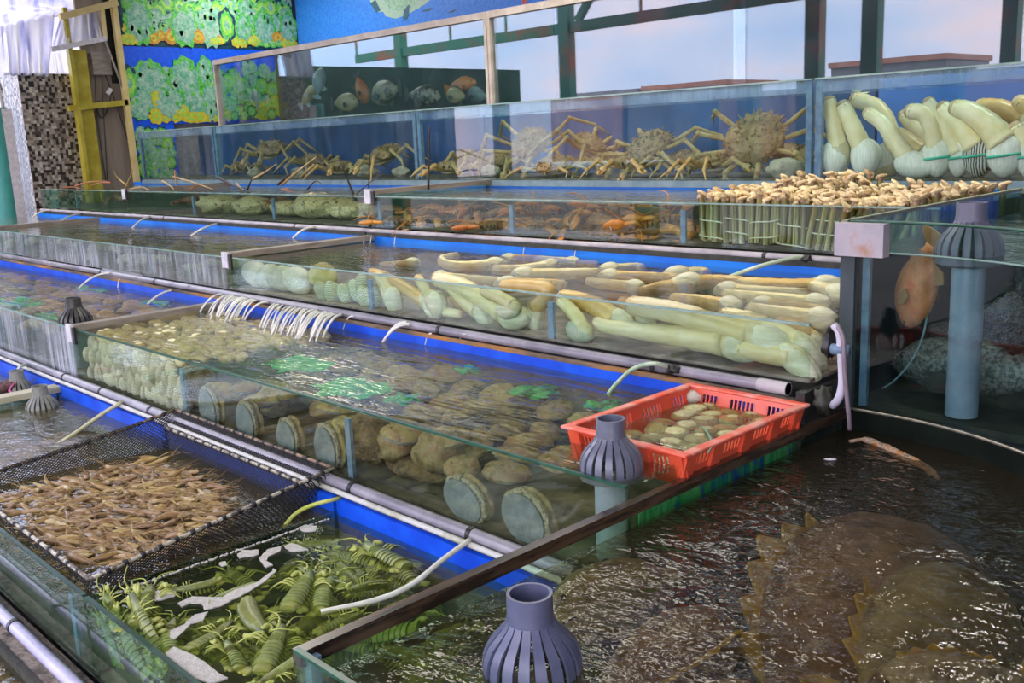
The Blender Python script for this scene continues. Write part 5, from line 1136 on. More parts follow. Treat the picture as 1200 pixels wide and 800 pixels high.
# ------------------------------------------------------------------ strainers (grey slotted caps)
m_str = M('strainer_pvc', (.085, .095, .165), (.125, .135, .21), scale=12, rough=.38, coat=.15); m_strdk = M('strainer_black', (.022, .022, .022), (.06, .06, .055), scale=12, rough=.35); m_strold = M('strainer_grey_old', (.16, .17, .15), (.26, .26, .22), scale=20, rough=.5)
def strainer(label, loc, mt, s=1.0, n=18, pipe_to=None):
    r = thing('strainer_cap', label, 'strainer', loc, (0, 0, .1))
    MB().lathe([(.0495 * s, .185 * s), (.0495 * s, .145 * s), (.0525 * s, .122 * s), (.046 * s, .122 * s), (.0425 * s, .145 * s), (.0425 * s, .185 * s)], 32, close=True).build('neck', mt, r, smooth=True, ang=.6)
    prof = [(.050, .128), (.058, .112), (.074, .094), (.092, .074), (.104, .050), (.108, .025), (.106, .0)]
    for i in range(n):
        a = 2 * PI * i / n; d = V((math.cos(a), math.sin(a), 0)); t = V((-d.y, d.x, 0)); b = MB(); vs = []; fs = []
        for j, (rr, z) in enumerate(prof):
            wd = (.0072 if j == 0 else .0078 + .0042 * min(1, j / 4)) * s; th = .006 * s
            for sx, dr in ((-1, 0), (1, 0), (1, -th), (-1, -th)): vs.append(d * (rr * s + dr) + t * (sx * wd) + V((0, 0, z * s + dr * .5)))
        for j in range(len(prof) - 1):
            for k in range(4): fs.append((j * 4 + k, j * 4 + (k + 1) % 4, (j + 1) * 4 + (k + 1) % 4, (j + 1) * 4 + k))
        fs += [(0, 1, 2, 3), tuple((len(prof) - 1) * 4 + k for k in range(4))]
        b.add(vs, fs); b.build('rib', mt, r, smooth=True, ang=.7)
    MB().lathe([(.108 * s, .004 * s), (.108 * s, -.02 * s), (.085 * s, -.03 * s), (.085 * s, -.02 * s), (.098 * s, .0)], 32, close=True).build('base_ring', mt, r, smooth=True, ang=.6)
    if pipe_to is not None:
        MB().lathe([(.054, -.02), (.054, pipe_to - loc[2])], 24).build('standpipe', M('standpipe_pvc', (.26, .32, .42), (.36, .42, .52), scale=9, rough=.5, bump=.2), r, smooth=True, ang=.7)
    return r
strainer('large lavender grey slotted strainer cap standing in the grouper tank', (-1.389, 1.337, .868), m_str, pipe_to=.13)
strainer('grey slotted strainer cap beside the red crate', (-1.878, 2.180, .985), M('strainer_mid_grey', (.12, .13, .18), (.17, .18, .23), scale=12, rough=.35, coat=.2), .90, pipe_to=.705)
strainer('grey slotted strainer cap on the standpipe of the tall tank', (-1.335, 3.445, 1.528), M('strainer_slate', (.14, .14, .19), (.19, .19, .24), scale=9, rough=.4), pipe_to=.965)
strainer('black slotted strainer cap in the second row near the grey divider', (-6.234, 2.19, .965), m_strdk, .95, pipe_to=.705)
strainer('worn grey strainer cap right of the cream beam', (-5.835, 1.80, .565), m_strold, .85, pipe_to=.335)
strainer('stubby grey strainer cap behind the cream beam', (-6.42, 1.86, .560), m_strold, .85, pipe_to=.335)

# ------------------------------------------------------------------ red crate and its shellfish
m_red = M('red_plastic', (.80, .085, .035), (.86, .13, .06), scale=5, rough=.35, coat=.3); m_redw = M('worn_red_plastic', (.82, .10, .05), (.86, .36, .28), scale=9, rough=.4, lo=.45, hi=.62)
CX0, CX1, CY0, CY1, CZ1, CZ0 = -2.195, -1.680, 2.288, 3.018, 1.045, .93
org = V(((CX0 + CX1) / 2, (CY0 + CY1) / 2, CZ0)); cr = thing('plastic_crate', 'red plastic crate with slotted sides floating in the corner of the main tank', 'crate', org)
b = MB(); w_ = .036
for q in (((CX0, CY0), (CX1, CY0 + w_)), ((CX0, CY1 - w_), (CX1, CY1)), ((CX0, CY0 + w_), (CX0 + w_, CY1 - w_)), ((CX1 - w_, CY0 + w_), (CX1, CY1 - w_))):
    b.box((*q[0], CZ1 - .012), (*q[1], CZ1))
o = b.build('rim', m_redw, cr, org=org); md = o.modifiers.new('bevel', 'BEVEL'); md.width = .006; md.segments = 2
def crate_wall(p0, p1, inward, slots):
    p0, p1 = V(p0), V(p1); d = (p1 - p0); Ln = d.length; d.normalize(); n_ = V(inward); h = CZ1 - .012 - CZ0; th = .006
    def pt(s, z, off): return p0 + d * s + V((0, 0, CZ0 + z)) + n_ * (off + .028 * (1 - z / h))
    b = MB()
    def slab(s0, s1, z0, z1, o0=0, o1=None):
        o1 = o0 + th if o1 is None else o1
        vs = [pt(s0, z0, o0), pt(s1, z0, o0), pt(s1, z0, o1), pt(s0, z0, o1), pt(s0, z1, o0), pt(s1, z1, o0), pt(s1, z1, o1), pt(s0, z1, o1)]
        b.add(vs, ((0, 3, 2, 1), (4, 5, 6, 7), (0, 1, 5, 4), (1, 2, 6, 5), (2, 3, 7, 6), (3, 0, 4, 7)))
    zs0, zs1 = h * .52, h * .84
    slab(0, Ln, 0, zs0); slab(0, Ln, zs1, h)
    npn = slots; pw = Ln / npn
    for i in range(npn):
        a = i * pw; solid = pw * .34
        slab(a, a + solid * .5, zs0, zs1); slab(a + pw - solid * .5, a + pw, zs0, zs1)
        k = 6; sw = (pw - solid) / k
        for j in range(k + 1):
            c = a + solid * .5 + j * sw; slab(max(a, c - sw * .17), min(a + pw, c + sw * .17), zs0, zs1)
    b.build('side_wall', m_red, cr, org=org)
    for i in range(npn + 1):
        c = min(max(i * pw, pw * .17), Ln - pw * .17); bb = MB(); b = bb
        slab(c - pw * .15, c + pw * .15, 0, h - .002, -.012, 0); bb.build('stiffener', m_red, cr, org=org)
i_ = .022
crate_wall((CX0 + i_, CY0 + i_, 0), (CX1 - i_, CY0 + i_, 0), (0, 1, 0), 3); crate_wall((CX0 + i_, CY1 - i_, 0), (CX1 - i_, CY1 - i_, 0), (0, -1, 0), 3)
crate_wall((CX0 + i_, CY0 + i_, 0), (CX0 + i_, CY1 - i_, 0), (1, 0, 0), 4); crate_wall((CX1 - i_, CY0 + i_, 0), (CX1 - i_, CY1 - i_, 0), (-1, 0, 0), 4)
MB().box((CX0 + .05, CY0 + .05, CZ0 - .004), (CX1 - .05, CY1 - .05, CZ0)).build('base', m_red, cr, org=org)
m_disc = M('crate_shellfish', (.38, .36, .15), (.52, .49, .25), scale=26, rough=.5, bump=.5, c3=(.30, .25, .12), rand=.14, lo=.36, hi=.68); m_discrim = M('crate_shellfish_rim', (.50, .24, .08), (.60, .42, .20), scale=30, rough=.5)
def disc_proto():
    r = thing('cockle', 'cockle', 'shellfish', group='shellfish in the red crate'); b = MB()
    b.ell((0, 0, .004), (.052, .044, .017), None, 20, 10, lambda p, q: q * (1 + .03 * math.sin(9 * math.atan2(p.y, p.x)))); b.build('shell', m_disc, r, smooth=True)
    MB().lathe([(.050, -.004), (.054, 0), (.050, .005)], 20, R=Matrix.Diagonal((1, .85, 1)), close=True).build('rim', m_discrim, r, smooth=True); return r
d0 = disc_proto(); firstd = True; rd = random.Random(9); nn = 0
for j in range(8):
    for i in range(4):
        x = CX0 + .095 + i * .094 + (.03 if j % 2 else 0) + rd.uniform(-.01, .01); y = CY0 + .085 + j * .088 + rd.uniform(-.01, .01)
        if x > CX1 - .07: continue
        nn += 1; lb = 'flat round olive shellfish lying in the red crate'
        o = d0 if firstd else dup(d0, lb); firstd = False; o['label'] = lb
        o.location = (x, y, .957 + rd.uniform(0, .018)); o.rotation_euler = (rd.uniform(-.15, .15), rd.uniform(-.15, .15), rd.uniform(0, 6))
b = MB(); b.ell((0, 0, 0), (.045, .05, .038), None, 24, 12, lambda p, q: q * (1 + .05 * math.sin(14 * math.atan2(p.y, p.x))) * (1 if p.z < 0 else (1 - .25 * p.z)))
o = b.build('whelk', M('white_whelk', (.50, .48, .34), (.70, .67, .54), scale=30, rough=.5, bump=.4), None, smooth=True); o.location = atz(813, 463, 1.0); tag(o, 'cone shaped white shell poking up at the far end of the red crate', 'shell')
o = MB().tube(smooth_path([atz(824, 500, .99), atz(832, 512, 1.0), atz(834, 522, 1.03), atz(830, 530, 1.058)], 5), .003, 5).build('cable_tie', M('green_tie', (.14, .40, .28), rough=.4), None, smooth=True); tag(o, 'green cable tie looped over the near side of the red crate', 'tie')

# ------------------------------------------------------------------ hoses
m_hw = M('white_hose', (.58, .58, .50), (.70, .70, .62), scale=12, rough=.35); m_hg = M('pale_green_hose', (.34, .50, .30), (.58, .66, .50), scale=9, rough=.35); m_hy = M('yellow_green_hose', (.42, .50, .06), (.56, .60, .16), scale=9, rough=.35); m_hp = M('purple_grey_hose', (.22, .17, .20), (.32, .26, .28), scale=9, rough=.4)
def hose(label, pts, rad, mt, name='hose'):
    pts = smooth_path(pts, 7); o = MB().tube(pts, rad, 9).build(name, mt, None, smooth=True, org=pts[0]); o.location = pts[0]
    return tag(o, label, 'hose')
hose('pale green hose curving from the pipe into the main tank', [aty(782, 430, 3.04), aty(765, 426, 2.98), atz(742, 432, 1.06), atz(722, 450, 1.01), atz(712, 463, .975)], .009, m_hg)
hose('white hose running from the pipe into the mantis shrimp tank', [aty(551, 632, 1.99), atz(520, 655, .665), atz(482, 685, .62), atz(440, 703, .600), atz(376, 717, .592)], .0095, m_hw)
hose('yellow green hose beside the right rod of the shrimp cage', [aty(402, 583, 2.0), aty(388, 586, 1.93), atz(365, 592, .655), atz(346, 602, .62), atz(332, 618, .585)], .008, m_hy)
hose('cream hose dipping into the brown water beside the shrimp cage', [aty(143, 471, 1.99), atz(120, 485, .66), atz(96, 502, .61), atz(66, 522, .585)], .011, M('cream_hose', (.50, .48, .28), (.62, .60, .40), scale=9, rough=.4))
hose('green hose bent down by the stubby strainer', [aty(31, 427, 1.99), aty(23, 430, 1.90), atz(18, 440, .66), atz(15, 455, .60)], .009, m_hg)
hose('pale hose dipping into the geoduck tank from the right', [aty(942, 301, 4.26), aty(925, 303, 4.2), atz(890, 312, 1.34), atz(853, 325, 1.285)], .010, m_hg)
hose('thick white hose hanging at the right end of the geoduck tank', [aty(977, 380, 3.02), aty(984, 392, 3.02), aty(986, 420, 3.02), aty(987, 448, 3.02), aty(983, 466, 3.02), aty(976, 475, 3.05)], .014, M('white_tube', (.58, .56, .66), (.70, .68, .76), scale=9, rough=.3))
hose('thin purple grey hose hanging down to the grouper tank water', [aty(982, 382, 3.0), aty(988, 398, 3.0), aty(990, 440, 3.0), aty(994, 480, 3.02), aty(996, 503, 3.05)], .008, m_hp)
r = thing('cable_tie', 'grey cable tie bundling the two hoses at the tank corner', 'tie', aty(985, 410, 3.02)); MB().tube([V((-.03, 0, 0)), V((.03, 0, .004))], .019, 10).build('loop', m_brace, r, smooth=True)
rock('lump of black mussel growth beside the hanging hoses', aty(972, 402, 3.12), (.020, .03, .055), 61, m_black, 'mussel_clump', 'mussels', None, .6)
rock('black weed clump at the pipe end by the hoses', aty(966, 470, 3.06) , (.035, .04, .045), 62, m_dark, 'weed_clump', 'weed', None, .6)
rock('tuft of black weed on the pipe above the pale green hose', aty(788, 432, 3.05), (.035, .018, .018), 63, m_black, 'weed_tuft', 'weed', None, .6)
rock('tuft of black weed hanging at the end of the upper pale hose', aty(945, 303, 4.26), (.03, .02, .02), 64, m_black, 'weed_tuft', 'weed', None, .6)

# ------------------------------------------------------------------ water jets from the pipes
m_jet = M('running_water', (.80, .79, .74), (.95, .95, .92), scale=30, rough=.12, alpha=.72, coat=1)
def jet(label, p0, p1, rad=.006, arch=.03, group=None):
    p0, p1 = V(p0), V(p1); pts = []
    for i in range(9):
        t = i / 8; p = p0.lerp(p1, t); p.z = p0.z + (p1.z - p0.z) * t * t + arch * 4 * t * (1 - t) * .3; pts.append(p)
    o = MB().tube(pts, [rad * (1 - .3 * i / 8) for i in range(9)], 7).build('water_jet', m_jet, None, smooth=True, org=p0); o.location = p0
    return tag(o, label, 'water jet', group)
for lb, a, c in (('white water jet nearest the mosaic pillar', (60, 246), (37, 255)), ('long white water jet right of the pillar', (96, 250), (67, 261)), ('white water jet right of the far left divider end', (176, 254), (155, 267)), ('white water jet in the middle of the left third row tank', (256, 262), (224, 276)), ('white water jet just left of the third row divider', (368, 266), (343, 279))):
    jet(lb, aty(*a, 4.262), atz(*c, 1.297), .011, .02)
for lb, a, c in (('white water jet in the second row above the green patch', (129, 320), (92, 338)), ('white water jet in the second row nearest the grey divider', (203, 340), (173, 356))):
    jet(lb, aty(*a, 3.046), atz(*c, .988), .010, .03)
rj = random.Random(8)
for i in range(54):
    x = 262 + i * 2.6; y = 346 + (x - 262) * .172
    a = aty(x + rj.uniform(-2, 2), y - 1, 3.05); dx = 20 + rj.uniform(-5, 8)
    if 306 < x < 322 and i % 4: continue
    c = atz(x - dx, y + (22 if x < 320 else 27) + rj.uniform(-4, 6), .988)
    jet('thin white water jet in the curtain over the cream clams', a, c, rj.uniform(.004, .010), .05, 'curtain of water jets over the clams')
for i, (a, c) in enumerate((((384, 366), (375, 388)), ((414, 371), (402, 386)), ((476, 378), (450, 400)), ((480, 380), (448, 401)), ((506, 391), (498, 404)), ((546, 392), (536, 408)))):
    jet('short water spill over the blue wall, %s from the clam heap' % ORD[i], aty(*a, 3.046), atz(*c, .988), .005 if i not in (2, 3) else .009, .02)
for i, (x, y) in enumerate(((59, 312), (141, 331), (220, 338))): jet('small water spill in the left second row tank, %s from the left' % ORD[i], aty(x, y - 4, 3.046), atz(x - 3, y + 6, .988), .006, .01)
for i, (x, y) in enumerate(((428, 276), (436, 276), (464, 277), (615, 289), (675, 293))): jet('thin water spill over the geoduck tank blue wall, %s from the left' % ORD[i], aty(x, y, 4.262), atz(x - 2, y + 9, 1.297), .004, .01)

# ------------------------------------------------------------------ shrimp cage
m_net = M('black_netting', (.012, .012, .014), rough=.6); m_rod = M('cage_rod', (.50, .46, .36), (.12, .10, .08), scale=40, rough=.4, lo=.45, hi=.55); m_rodrust = M('cage_rod_rust', (.30, .20, .12), (.06, .05, .04), scale=30, rough=.5, lo=.42, hi=.58)
KX0, KX1, KY0, KY1 = -4.62, -3.20, 1.045, 2.045
cg = thing('net_cage', 'black net cage on a rod frame, full of brown shrimps', 'net cage', ((KX0 + KX1) / 2, 1.5, .6)); og = cg.location
A, B_, C_, D_ = V((KX0, KY1, .735)), V((KX1 - .04, KY1, .735)), V((KX1 + .03, KY0, .635)), V((KX0, KY0, .635))
def rod(nm, p, q, mt, sag=0, rad=.0075):
    pts = [p.lerp(q, t / 10) - V((0, 0, sag * 4 * (t / 10) * (1 - t / 10))) for t in range(11)]
    MB().tube(pts, rad, 8).build(nm, mt, cg, smooth=True, org=og)
    for k in range(1, 16):
        pp = p.lerp(q, k / 16) - V((0, 0, sag * 4 * (k / 16) * (1 - k / 16))); dd = (q - p).normalized() * .008
        MB().tube([pp - dd, pp + dd], rad * 1.45, 6).build('lashing', m_net, cg, smooth=True, org=og)
rod('rod', B_ + V((.03, 0, .005)), C_, m_rod, .0); rod('rod', D_, C_, m_rod); rod('rod', A, D_, m_rodrust, .015); rod('rod', A, B_, m_rodrust)
rod('rod', V((KX0 + .05, 1.957, .675)), V((KX1 - .03, 1.957, .675)), m_rod)
def net(P00, P10, P01, P11, cell=.020, rad=.0026, bulge=0):
    P00, P10, P01, P11 = map(V, (P00, P10, P01, P11)); W = (P10 - P00).length; H = (P01 - P00).length
    nrm = (P10 - P00).cross(P01 - P00).normalized(); b = MB(); nu = int(W / cell); k = H / W
    def pt(u, v): return (P00 * (1 - u) * (1 - v) + P10 * u * (1 - v) + P01 * (1 - u) * v + P11 * u * v) + nrm * (bulge * math.sin(PI * v) * math.sin(PI * u))
    for s_ in (1, -1):
        for i in range(-int(nu * k) - 2, nu + int(nu * k) + 3):
            u0 = i / nu; pts = []
            for j in range(9):
                v = j / 8; u = u0 + s_ * v * k
                if -1e-6 <= u <= 1 + 1e-6: pts.append(pt(u, v))
            if len(pts) > 1: b.tube(pts, rad, 3, cap=False)
    o = b.build('netting', m_net, cg, org=og); o['kind'] = 'stuff'
zb_ = .47
net(A, B_, V((KX0 + .1, 1.955, .66)), V((KX1 - .04, 1.955, .66))); net(V((KX0 + .05, 1.957, .665)), V((KX1 - .03, 1.957, .665)), V((KX0 + .15, 1.85, zb_)), V((KX1 - .08, 1.85, zb_)), bulge=.02)
net(A, D_, V((KX0 + .24, 1.86, .53)), V((KX0 + .20, 1.09, .53)), bulge=-.02); net(B_ + V((.03, 0, .005)), C_, V((KX1 - .05, 1.86, zb_)), V((KX1 - .03, 1.10, zb_))); net(D_, C_, V((KX0 + .1, 1.09, zb_)), V((KX1 - .05, 1.10, zb_)))
# shrimps
c_shr = M('shrimp_shell', (.24, .135, .040), (.36, .24, .085), c3=(.14, .075, .03), scale=26, rough=.35, rand=.3, coat=.3, lo=.34, hi=.7)
def shrimp_mesh(k):
    b = MB(); pts = []; rad = []
    for i in range(10):
        t = i / 9; a = (t - .35) * (.5 + .5 * k); pts.append(V((.05 - .10 * t, .012 * k * math.sin(PI * t), -.02 * max(0, t - .5) * k))); rad.append((.0025, .0065, .0085, .0092, .0090, .0082, .0072, .006, .0045, .0025)[i])
    b.tube(pts, rad, 7)
    e = pts[-1]
    for s_ in (-.5, .5): b.tube([e, e + V((-.012, s_ * .014, 0)), e + V((-.020, s_ * .020, 0))], [.002, .004, .001], 4, sq=.3)
    for s_ in (-1, 1): b.tube([pts[0], pts[0] + V((.03, s_ * .012, .006)), pts[0] + V((.05, s_ * .03, 0))], [.0012, .0009, .0005], 3)
    for i in range(4): b.tube([pts[2 + i] + V((0, 0, -.006)), pts[2 + i] + V((.008, 0, -.018))], [.0016, .0006], 3)
    return b.mesh('shrimp', c_shr, True)
me_s = [shrimp_mesh(k) for k in (0.2, .7, 1.2, -.6)]; rs = random.Random(77)
def sh_place(x, y, z, small=False):
    ang = rs.gauss(.55, .5) + (PI if rs.random() < .4 else 0)
    return (x, y, z), (rs.uniform(-.5, .5), rs.uniform(-.25, .25), ang), rs.uniform(1.1, 1.7)
def shrimp_xy():
    while True:
        x = rs.uniform(KX0 + .22, KX1 - .07); y = rs.uniform(1.10, 1.86)
        if y > 1.80 - .25 * max(0, (x + 3.75)) / .5: continue
        return x, y
for i in range(300):
    x, y = shrimp_xy(); l, ro, s_ = sh_place(x, y, .596 + rs.uniform(-.008, .008))
    inst('shrimp', me_s[rs.randrange(4)], l, ro, 'small brown shrimp swimming in the crowd inside the black net cage', 'shrimp', 'brown shrimps in the net cage', s_)
b = MB()
for i in range(1500):
    x, y = shrimp_xy(); l, ro, s_ = sh_place(x, y, .570 + rs.uniform(-.035, .020)); Rm = rotm(*ro) * 1; me = me_s[rs.randrange(4)]
    b.add([V(l) + (Rm @ v.co) * s_ for v in me.vertices], [tuple(p.vertices) for p in me.polygons])
o = b.build('shrimp_crowd', c_shr, None, smooth=True); tag(o, 'deeper mass of brown shrimps under the top layer in the net cage', 'shrimps', None, 'stuff')
# foam
m_foam = M('foam', (.50, .48, .44), (.64, .62, .58), scale=60, rough=.5, bump=.6, bscale=160, alpha=.92); m_foambr = M('bubbles', (.50, .42, .36), (.66, .60, .54), scale=60, rough=.3, bump=.6, bscale=160, alpha=.8)
b = MB()
for i in range(90):
    x = KX0 + .24 + abs(rs.gauss(0, .42)); y = rs.uniform(1.12, 1.80)
    if x > KX1 - .3 or y > 1.80: continue
    for k in range(rs.randrange(1, 5)): s_ = rs.uniform(.006, .017); b.ell((x + rs.uniform(-.02, .02), y + rs.uniform(-.01, .01), .598), (s_ * 1.5, s_, .004), None, 8, 4)
o = b.build('foam_bubbles', m_foambr, None, smooth=True); tag(o, 'pinkish foam bubbles drifting over the shrimps in the cage', 'foam', None, 'stuff')
def foam(label, poly, z=.598):
    pts = [atz(x, y, z) for x, y in poly]; n = len(pts); c = sum(pts, V()) / n
    dense = []
    for i in range(n):
        a, d = pts[i], pts[(i + 1) % n]
        for k in range(4):
            p = a.lerp(d, k / 4); p += (p - c).normalized() * .008 * noise.noise(p * 40); dense.append((p.x - c.x, p.y - c.y))
    o = MB().plate(dense, .004, (0, 0, 0), (1, 0, 0), (0, 1, 0)).build('foam_patch', m_foam); o.location = (c.x, c.y, z + .003)
    return tag(o, label, 'foam')
for lb, poly in (('small grey foam patch left of the bent one', [(277, 650), (286, 646), (303, 645), (304, 650), (292, 653), (280, 655)]), ('bent grey foam streak below the cage rod', [(303, 655), (313, 645), (330, 641), (328, 647), (316, 652), (312, 658), (320, 663), (312, 666)]),
                 ('flat grey foam patch right of the bent streak', [(333, 641), (342, 637), (350, 640), (362, 645), (350, 647), (338, 646)]), ('long winding grey foam streak over the shrimps', [(208, 708), (225, 700), (248, 701), (262, 700), (275, 692), (300, 684), (318, 671), (322, 666), (324, 670), (310, 683), (292, 694), (272, 704), (258, 712), (240, 715), (236, 708), (222, 708), (214, 712)]),
                 ('grey foam patch by the left tank glass', [(200, 740), (216, 732), (228, 722), (244, 718), (238, 728), (224, 732), (216, 740), (205, 750), (199, 748)]), ('largest grey foam patch at the bottom edge', [(194, 766), (204, 759), (218, 765), (232, 772), (244, 780), (256, 790), (268, 796), (250, 802), (228, 796), (212, 786), (198, 778)]),
                 ('short pale foam patch by the cage front corner', [(176, 698), (186, 693), (206, 694), (204, 700), (190, 704), (178, 706)]), ('small round foam patch right below the blue wall', [(350, 619), (358, 616), (372, 617), (370, 623), (356, 624)]), ('little foam spot under the cage rod', [(258, 661), (264, 659), (266, 663), (260, 665)])):
    foam(lb, poly)
# foam line along the divider
b = MB()
for i in range(90):
    y = 1.04 + .88 * i / 90 + rs.uniform(-.004, .004); s_ = rs.uniform(.003, .007)
    b.ell((-3.078 + rs.uniform(-.003, .006), y, .599), (s_, s_ * 1.3, .004), None, 6, 4)
o = b.build('foam_line', m_foam, None, smooth=True); tag(o, 'thin line of foam along the glass divider of the mantis tank', 'foam', None, 'stuff')

# ------------------------------------------------------------------ mantis shrimps
c_man = M('mantis_shell', (.13, .165, .035), (.24, .275, .075), c3=(.08, .11, .03), scale=18, rough=.4, rand=.18, coat=.2, lo=.34, hi=.68, sss=.0); c_manlt = M('mantis_leg', (.32, .37, .05), (.42, .46, .12), scale=14, rough=.4); c_manY = M('mantis_tail', (.30, .30, .04), (.20, .24, .06), scale=20, rough=.4)
def mantis_proto(k, seed):
    r = thing('mantis_shrimp', 'mantis', 'mantis shrimp', group='mantis shrimps in the front tank'); rnd = random.Random(seed); Ln = .23
    def P(t, y=0, z=0):   # t 0 head .. 1 tail, bend k in plan
        a = k * (t - .4); x = Ln * (.5 - t)
        return V((x * math.cos(a * .6), x * math.sin(a * .6) * 1 + .05 * k * (t - .4) ** 2 * 4 + y * math.cos(a), z))
    def slabs(nm, t0, t1, w0, w1, mt, hgt=.016, n=1):
        b = MB()
        for i in range(n):
            a = t0 + (t1 - t0) * i / n; d = t0 + (t1 - t0) * (i + 1.12) / n; wa = w0 + (w1 - w0) * i / n; wd = w0 + (w1 - w0) * (i + 1) / n
            vs = []; fs = []; m = 8
            for j, (t, w_, lift) in enumerate(((a, wa * .90, 0), (a * .7 + d * .3, wa, .002), (d, wd * 1.05, .0035))):
                for q in range(m + 1):
                    u = -1 + 2 * q / m; vs.append(P(t, u * w_, lift + hgt * (1 - u * u) ** .5))
                for q in range(m + 1):
                    u = 1 - 2 * q / m; vs.append(P(t, u * w_ * .9, -.35 * hgt * (1 - u * u)))
            c = 2 * (m + 1)
            for j in range(2):
                for q in range(c): fs.append((j * c + q, j * c + (q + 1) % c, (j + 1) * c + (q + 1) % c, (j + 1) * c + q))
            fs += [tuple(range(c)), tuple(2 * c + q for q in range(c))]
            b.add(vs, fs)
        return b.build(nm, mt, r, smooth=True, ang=.55)
    slabs('carapace', .08, .27, .014, .021, c_man, .015); slabs('thorax_segments', .27, .42, .021, .024, c_man, .014, 4); slabs('abdomen_segments', .42, .84, .025, .029, c_man, .016, 6); slabs('telson', .84, .96, .026, .020, c_manY, .012)
    for s_ in (-1, 1):
        for i in range(2):
            b = MB(); p = P(.86, s_ * .024); q = P(.97 + .03 * i, s_ * (.046 - .012 * i)); b.tube([p, p.lerp(q, .5), q, q + (q - p) * .25], [.006, .011, .010, .002], 7, sq=.35); b.build('tail_fin', c_manY, r, smooth=True)
        for i in range(3):
            t = .30 + .05 * i; b = MB(); p = P(t, s_ * .018, -.004); b.tube(smooth_path([p, P(t - .02, s_ * (.045 + .006 * i), .012), P(t - .05 + .05 * i, s_ * (.075 + .008 * i), -.006)], 3), [.003, .003, .003, .0025, .002, .0018, .001], 5); b.build('leg', c_manlt, r, smooth=True)
        for i in range(5): 
            t = .48 + .075 * i; b = MB(); p = P(t, s_ * .022, -.004); b.tube([p, P(t + .01, s_ * .034, -.014), P(t + .03, s_ * .040, -.02)], [.005, .007, .002], 5, sq=.5); b.build('swimmeret', c_manY, r, smooth=True)
        b = MB(); b.tube(smooth_path([P(.16, s_ * .014, -.004), P(.07, s_ * .034, .004), P(.16, s_ * .044, .006), P(.06, s_ * .05, .0)], 3), [.006, .006, .007, .008, .008, .007, .006, .005, .004, .002], 6); b.build('raptorial_claw', c_manlt, r, smooth=True)
        b = MB(); p = P(.07, s_ * .009, .010); b.tube([p, P(.03, s_ * .012, .014)], [.002, .002], 5); b.ell(P(.025, s_ * .012, .015), (.0055, .004, .004), None, 8, 5); b.build('eye', c_manlt, r, smooth=True)
        b = MB(); b.tube(smooth_path([P(.05, s_ * .006, .008), P(-.06, s_ * .022, .02), P(-.18, s_ * .06, .012)], 4), [.0018] * 8 + [.0006], 4); b.build('antenna', c_manlt, r, smooth=True)
        b = MB(); b.tube([P(.07, s_ * .014, .004), P(.02, s_ * .024, .006), P(-.03, s_ * .028, .006)], [.003, .008, .003], 6, sq=.3); b.build('antennal_scale', c_man, r, smooth=True)
    return r
mp_ = [mantis_proto(.0, 1), mantis_proto(.9, 2), mantis_proto(-1.1, 3)]; mused = [0] * 3
MAN = [((370, 664), (332, 724), 0, .592, 0, 'bright mantis shrimp lying diagonally at the centre, back upward'), ((398, 664), (354, 738), 2, .580, 0, 'darker mantis shrimp lying beside the bright diagonal one'), ((333, 733), (306, 792), 0, .588, .2, 'mantis shrimp with banded back just left of the tank corner'),
       ((262, 752), (292, 790), 1, .585, .5, 'short curled mantis shrimp below the pale disc tail'), ((314, 748), (276, 706), 1, .588, 0, 'mantis shrimp showing a broad olive tail disc'), ((276, 728), (222, 768), 1, .586, .1, 'mantis shrimp curved like a hook along the lower left'),
       ((180, 684), (158, 738), 0, .594, -.1, 'mantis shrimp with spread yellow legs by the left glass'), ((204, 693), (256, 684), 2, .590, 0, 'pale mantis shrimp near the cage corner, head to the left'), ((245, 706), (306, 682), 1, .586, .1, 'dark green mantis shrimp under the winding foam'),
       ((414, 633), (490, 672), 0, .594, .1, 'mantis shrimp with raised eyes by the blue wall'), ((404, 694), (462, 680), 2, .590, 1.1, 'yellow mantis shrimp on its side with legs showing'), ((440, 652), (505, 690), 1, .575, .1, 'mantis shrimp tucked under the one by the blue wall'),
       ((308, 800), (352, 772), 0, .592, .2, 'light mantis shrimp at the bottom edge beside the tank corner'), ((420, 722), (374, 738), 2, .578, .2, 'dim mantis shrimp under the end of the white hose'), ((340, 640), (395, 636), 0, .570, 0, 'dim mantis shrimp below the cage rod near the yellow hose'),
       ((205, 725), (190, 772), 2, .582, .1, 'mantis shrimp beside the foam at the left glass'), ((380, 648), (450, 660), 1, .572, 0, 'green mantis shrimp between the bright one and the blue wall')]
for i, (h, t, k, z, ro, lb) in enumerate(MAN):
    a, c = atz(*h, z), atz(*t, z); d = a - c
    src = mp_[k] if not mused[k] else dup(mp_[k], lb); mused[k] = 1; src['label'] = lb
    m_ = (a + c) / 2; m_.y = max(m_.y, 1.07); src.location = m_; src.rotation_euler = (ro, 0, math.atan2(d.y, d.x)); s_ = min(max(d.length / .23, .8), 1.25); src.scale = (s_,) * 3
GLM = [((140, 728), (168, 782)), ((112, 720), (138, 790)), ((160, 700), (190, 770)), ((180, 790), (150, 760)), ((128, 700), (150, 740))]
for i, (h, t) in enumerate(GLM):
    a, c = aty(*h, 1.06), aty(*t, 1.06); d = a - c; o = dup(mp_[i % 3], 'blurred mantis shrimp behind the front glass, %s of the five there' % ORD[i]); o.location = (a + c) / 2 + V((0, .02 * (i % 2), 0)); o.rotation_euler = (PI / 2, math.atan2(-d.z, d.x), 0)
rm = random.Random(15)
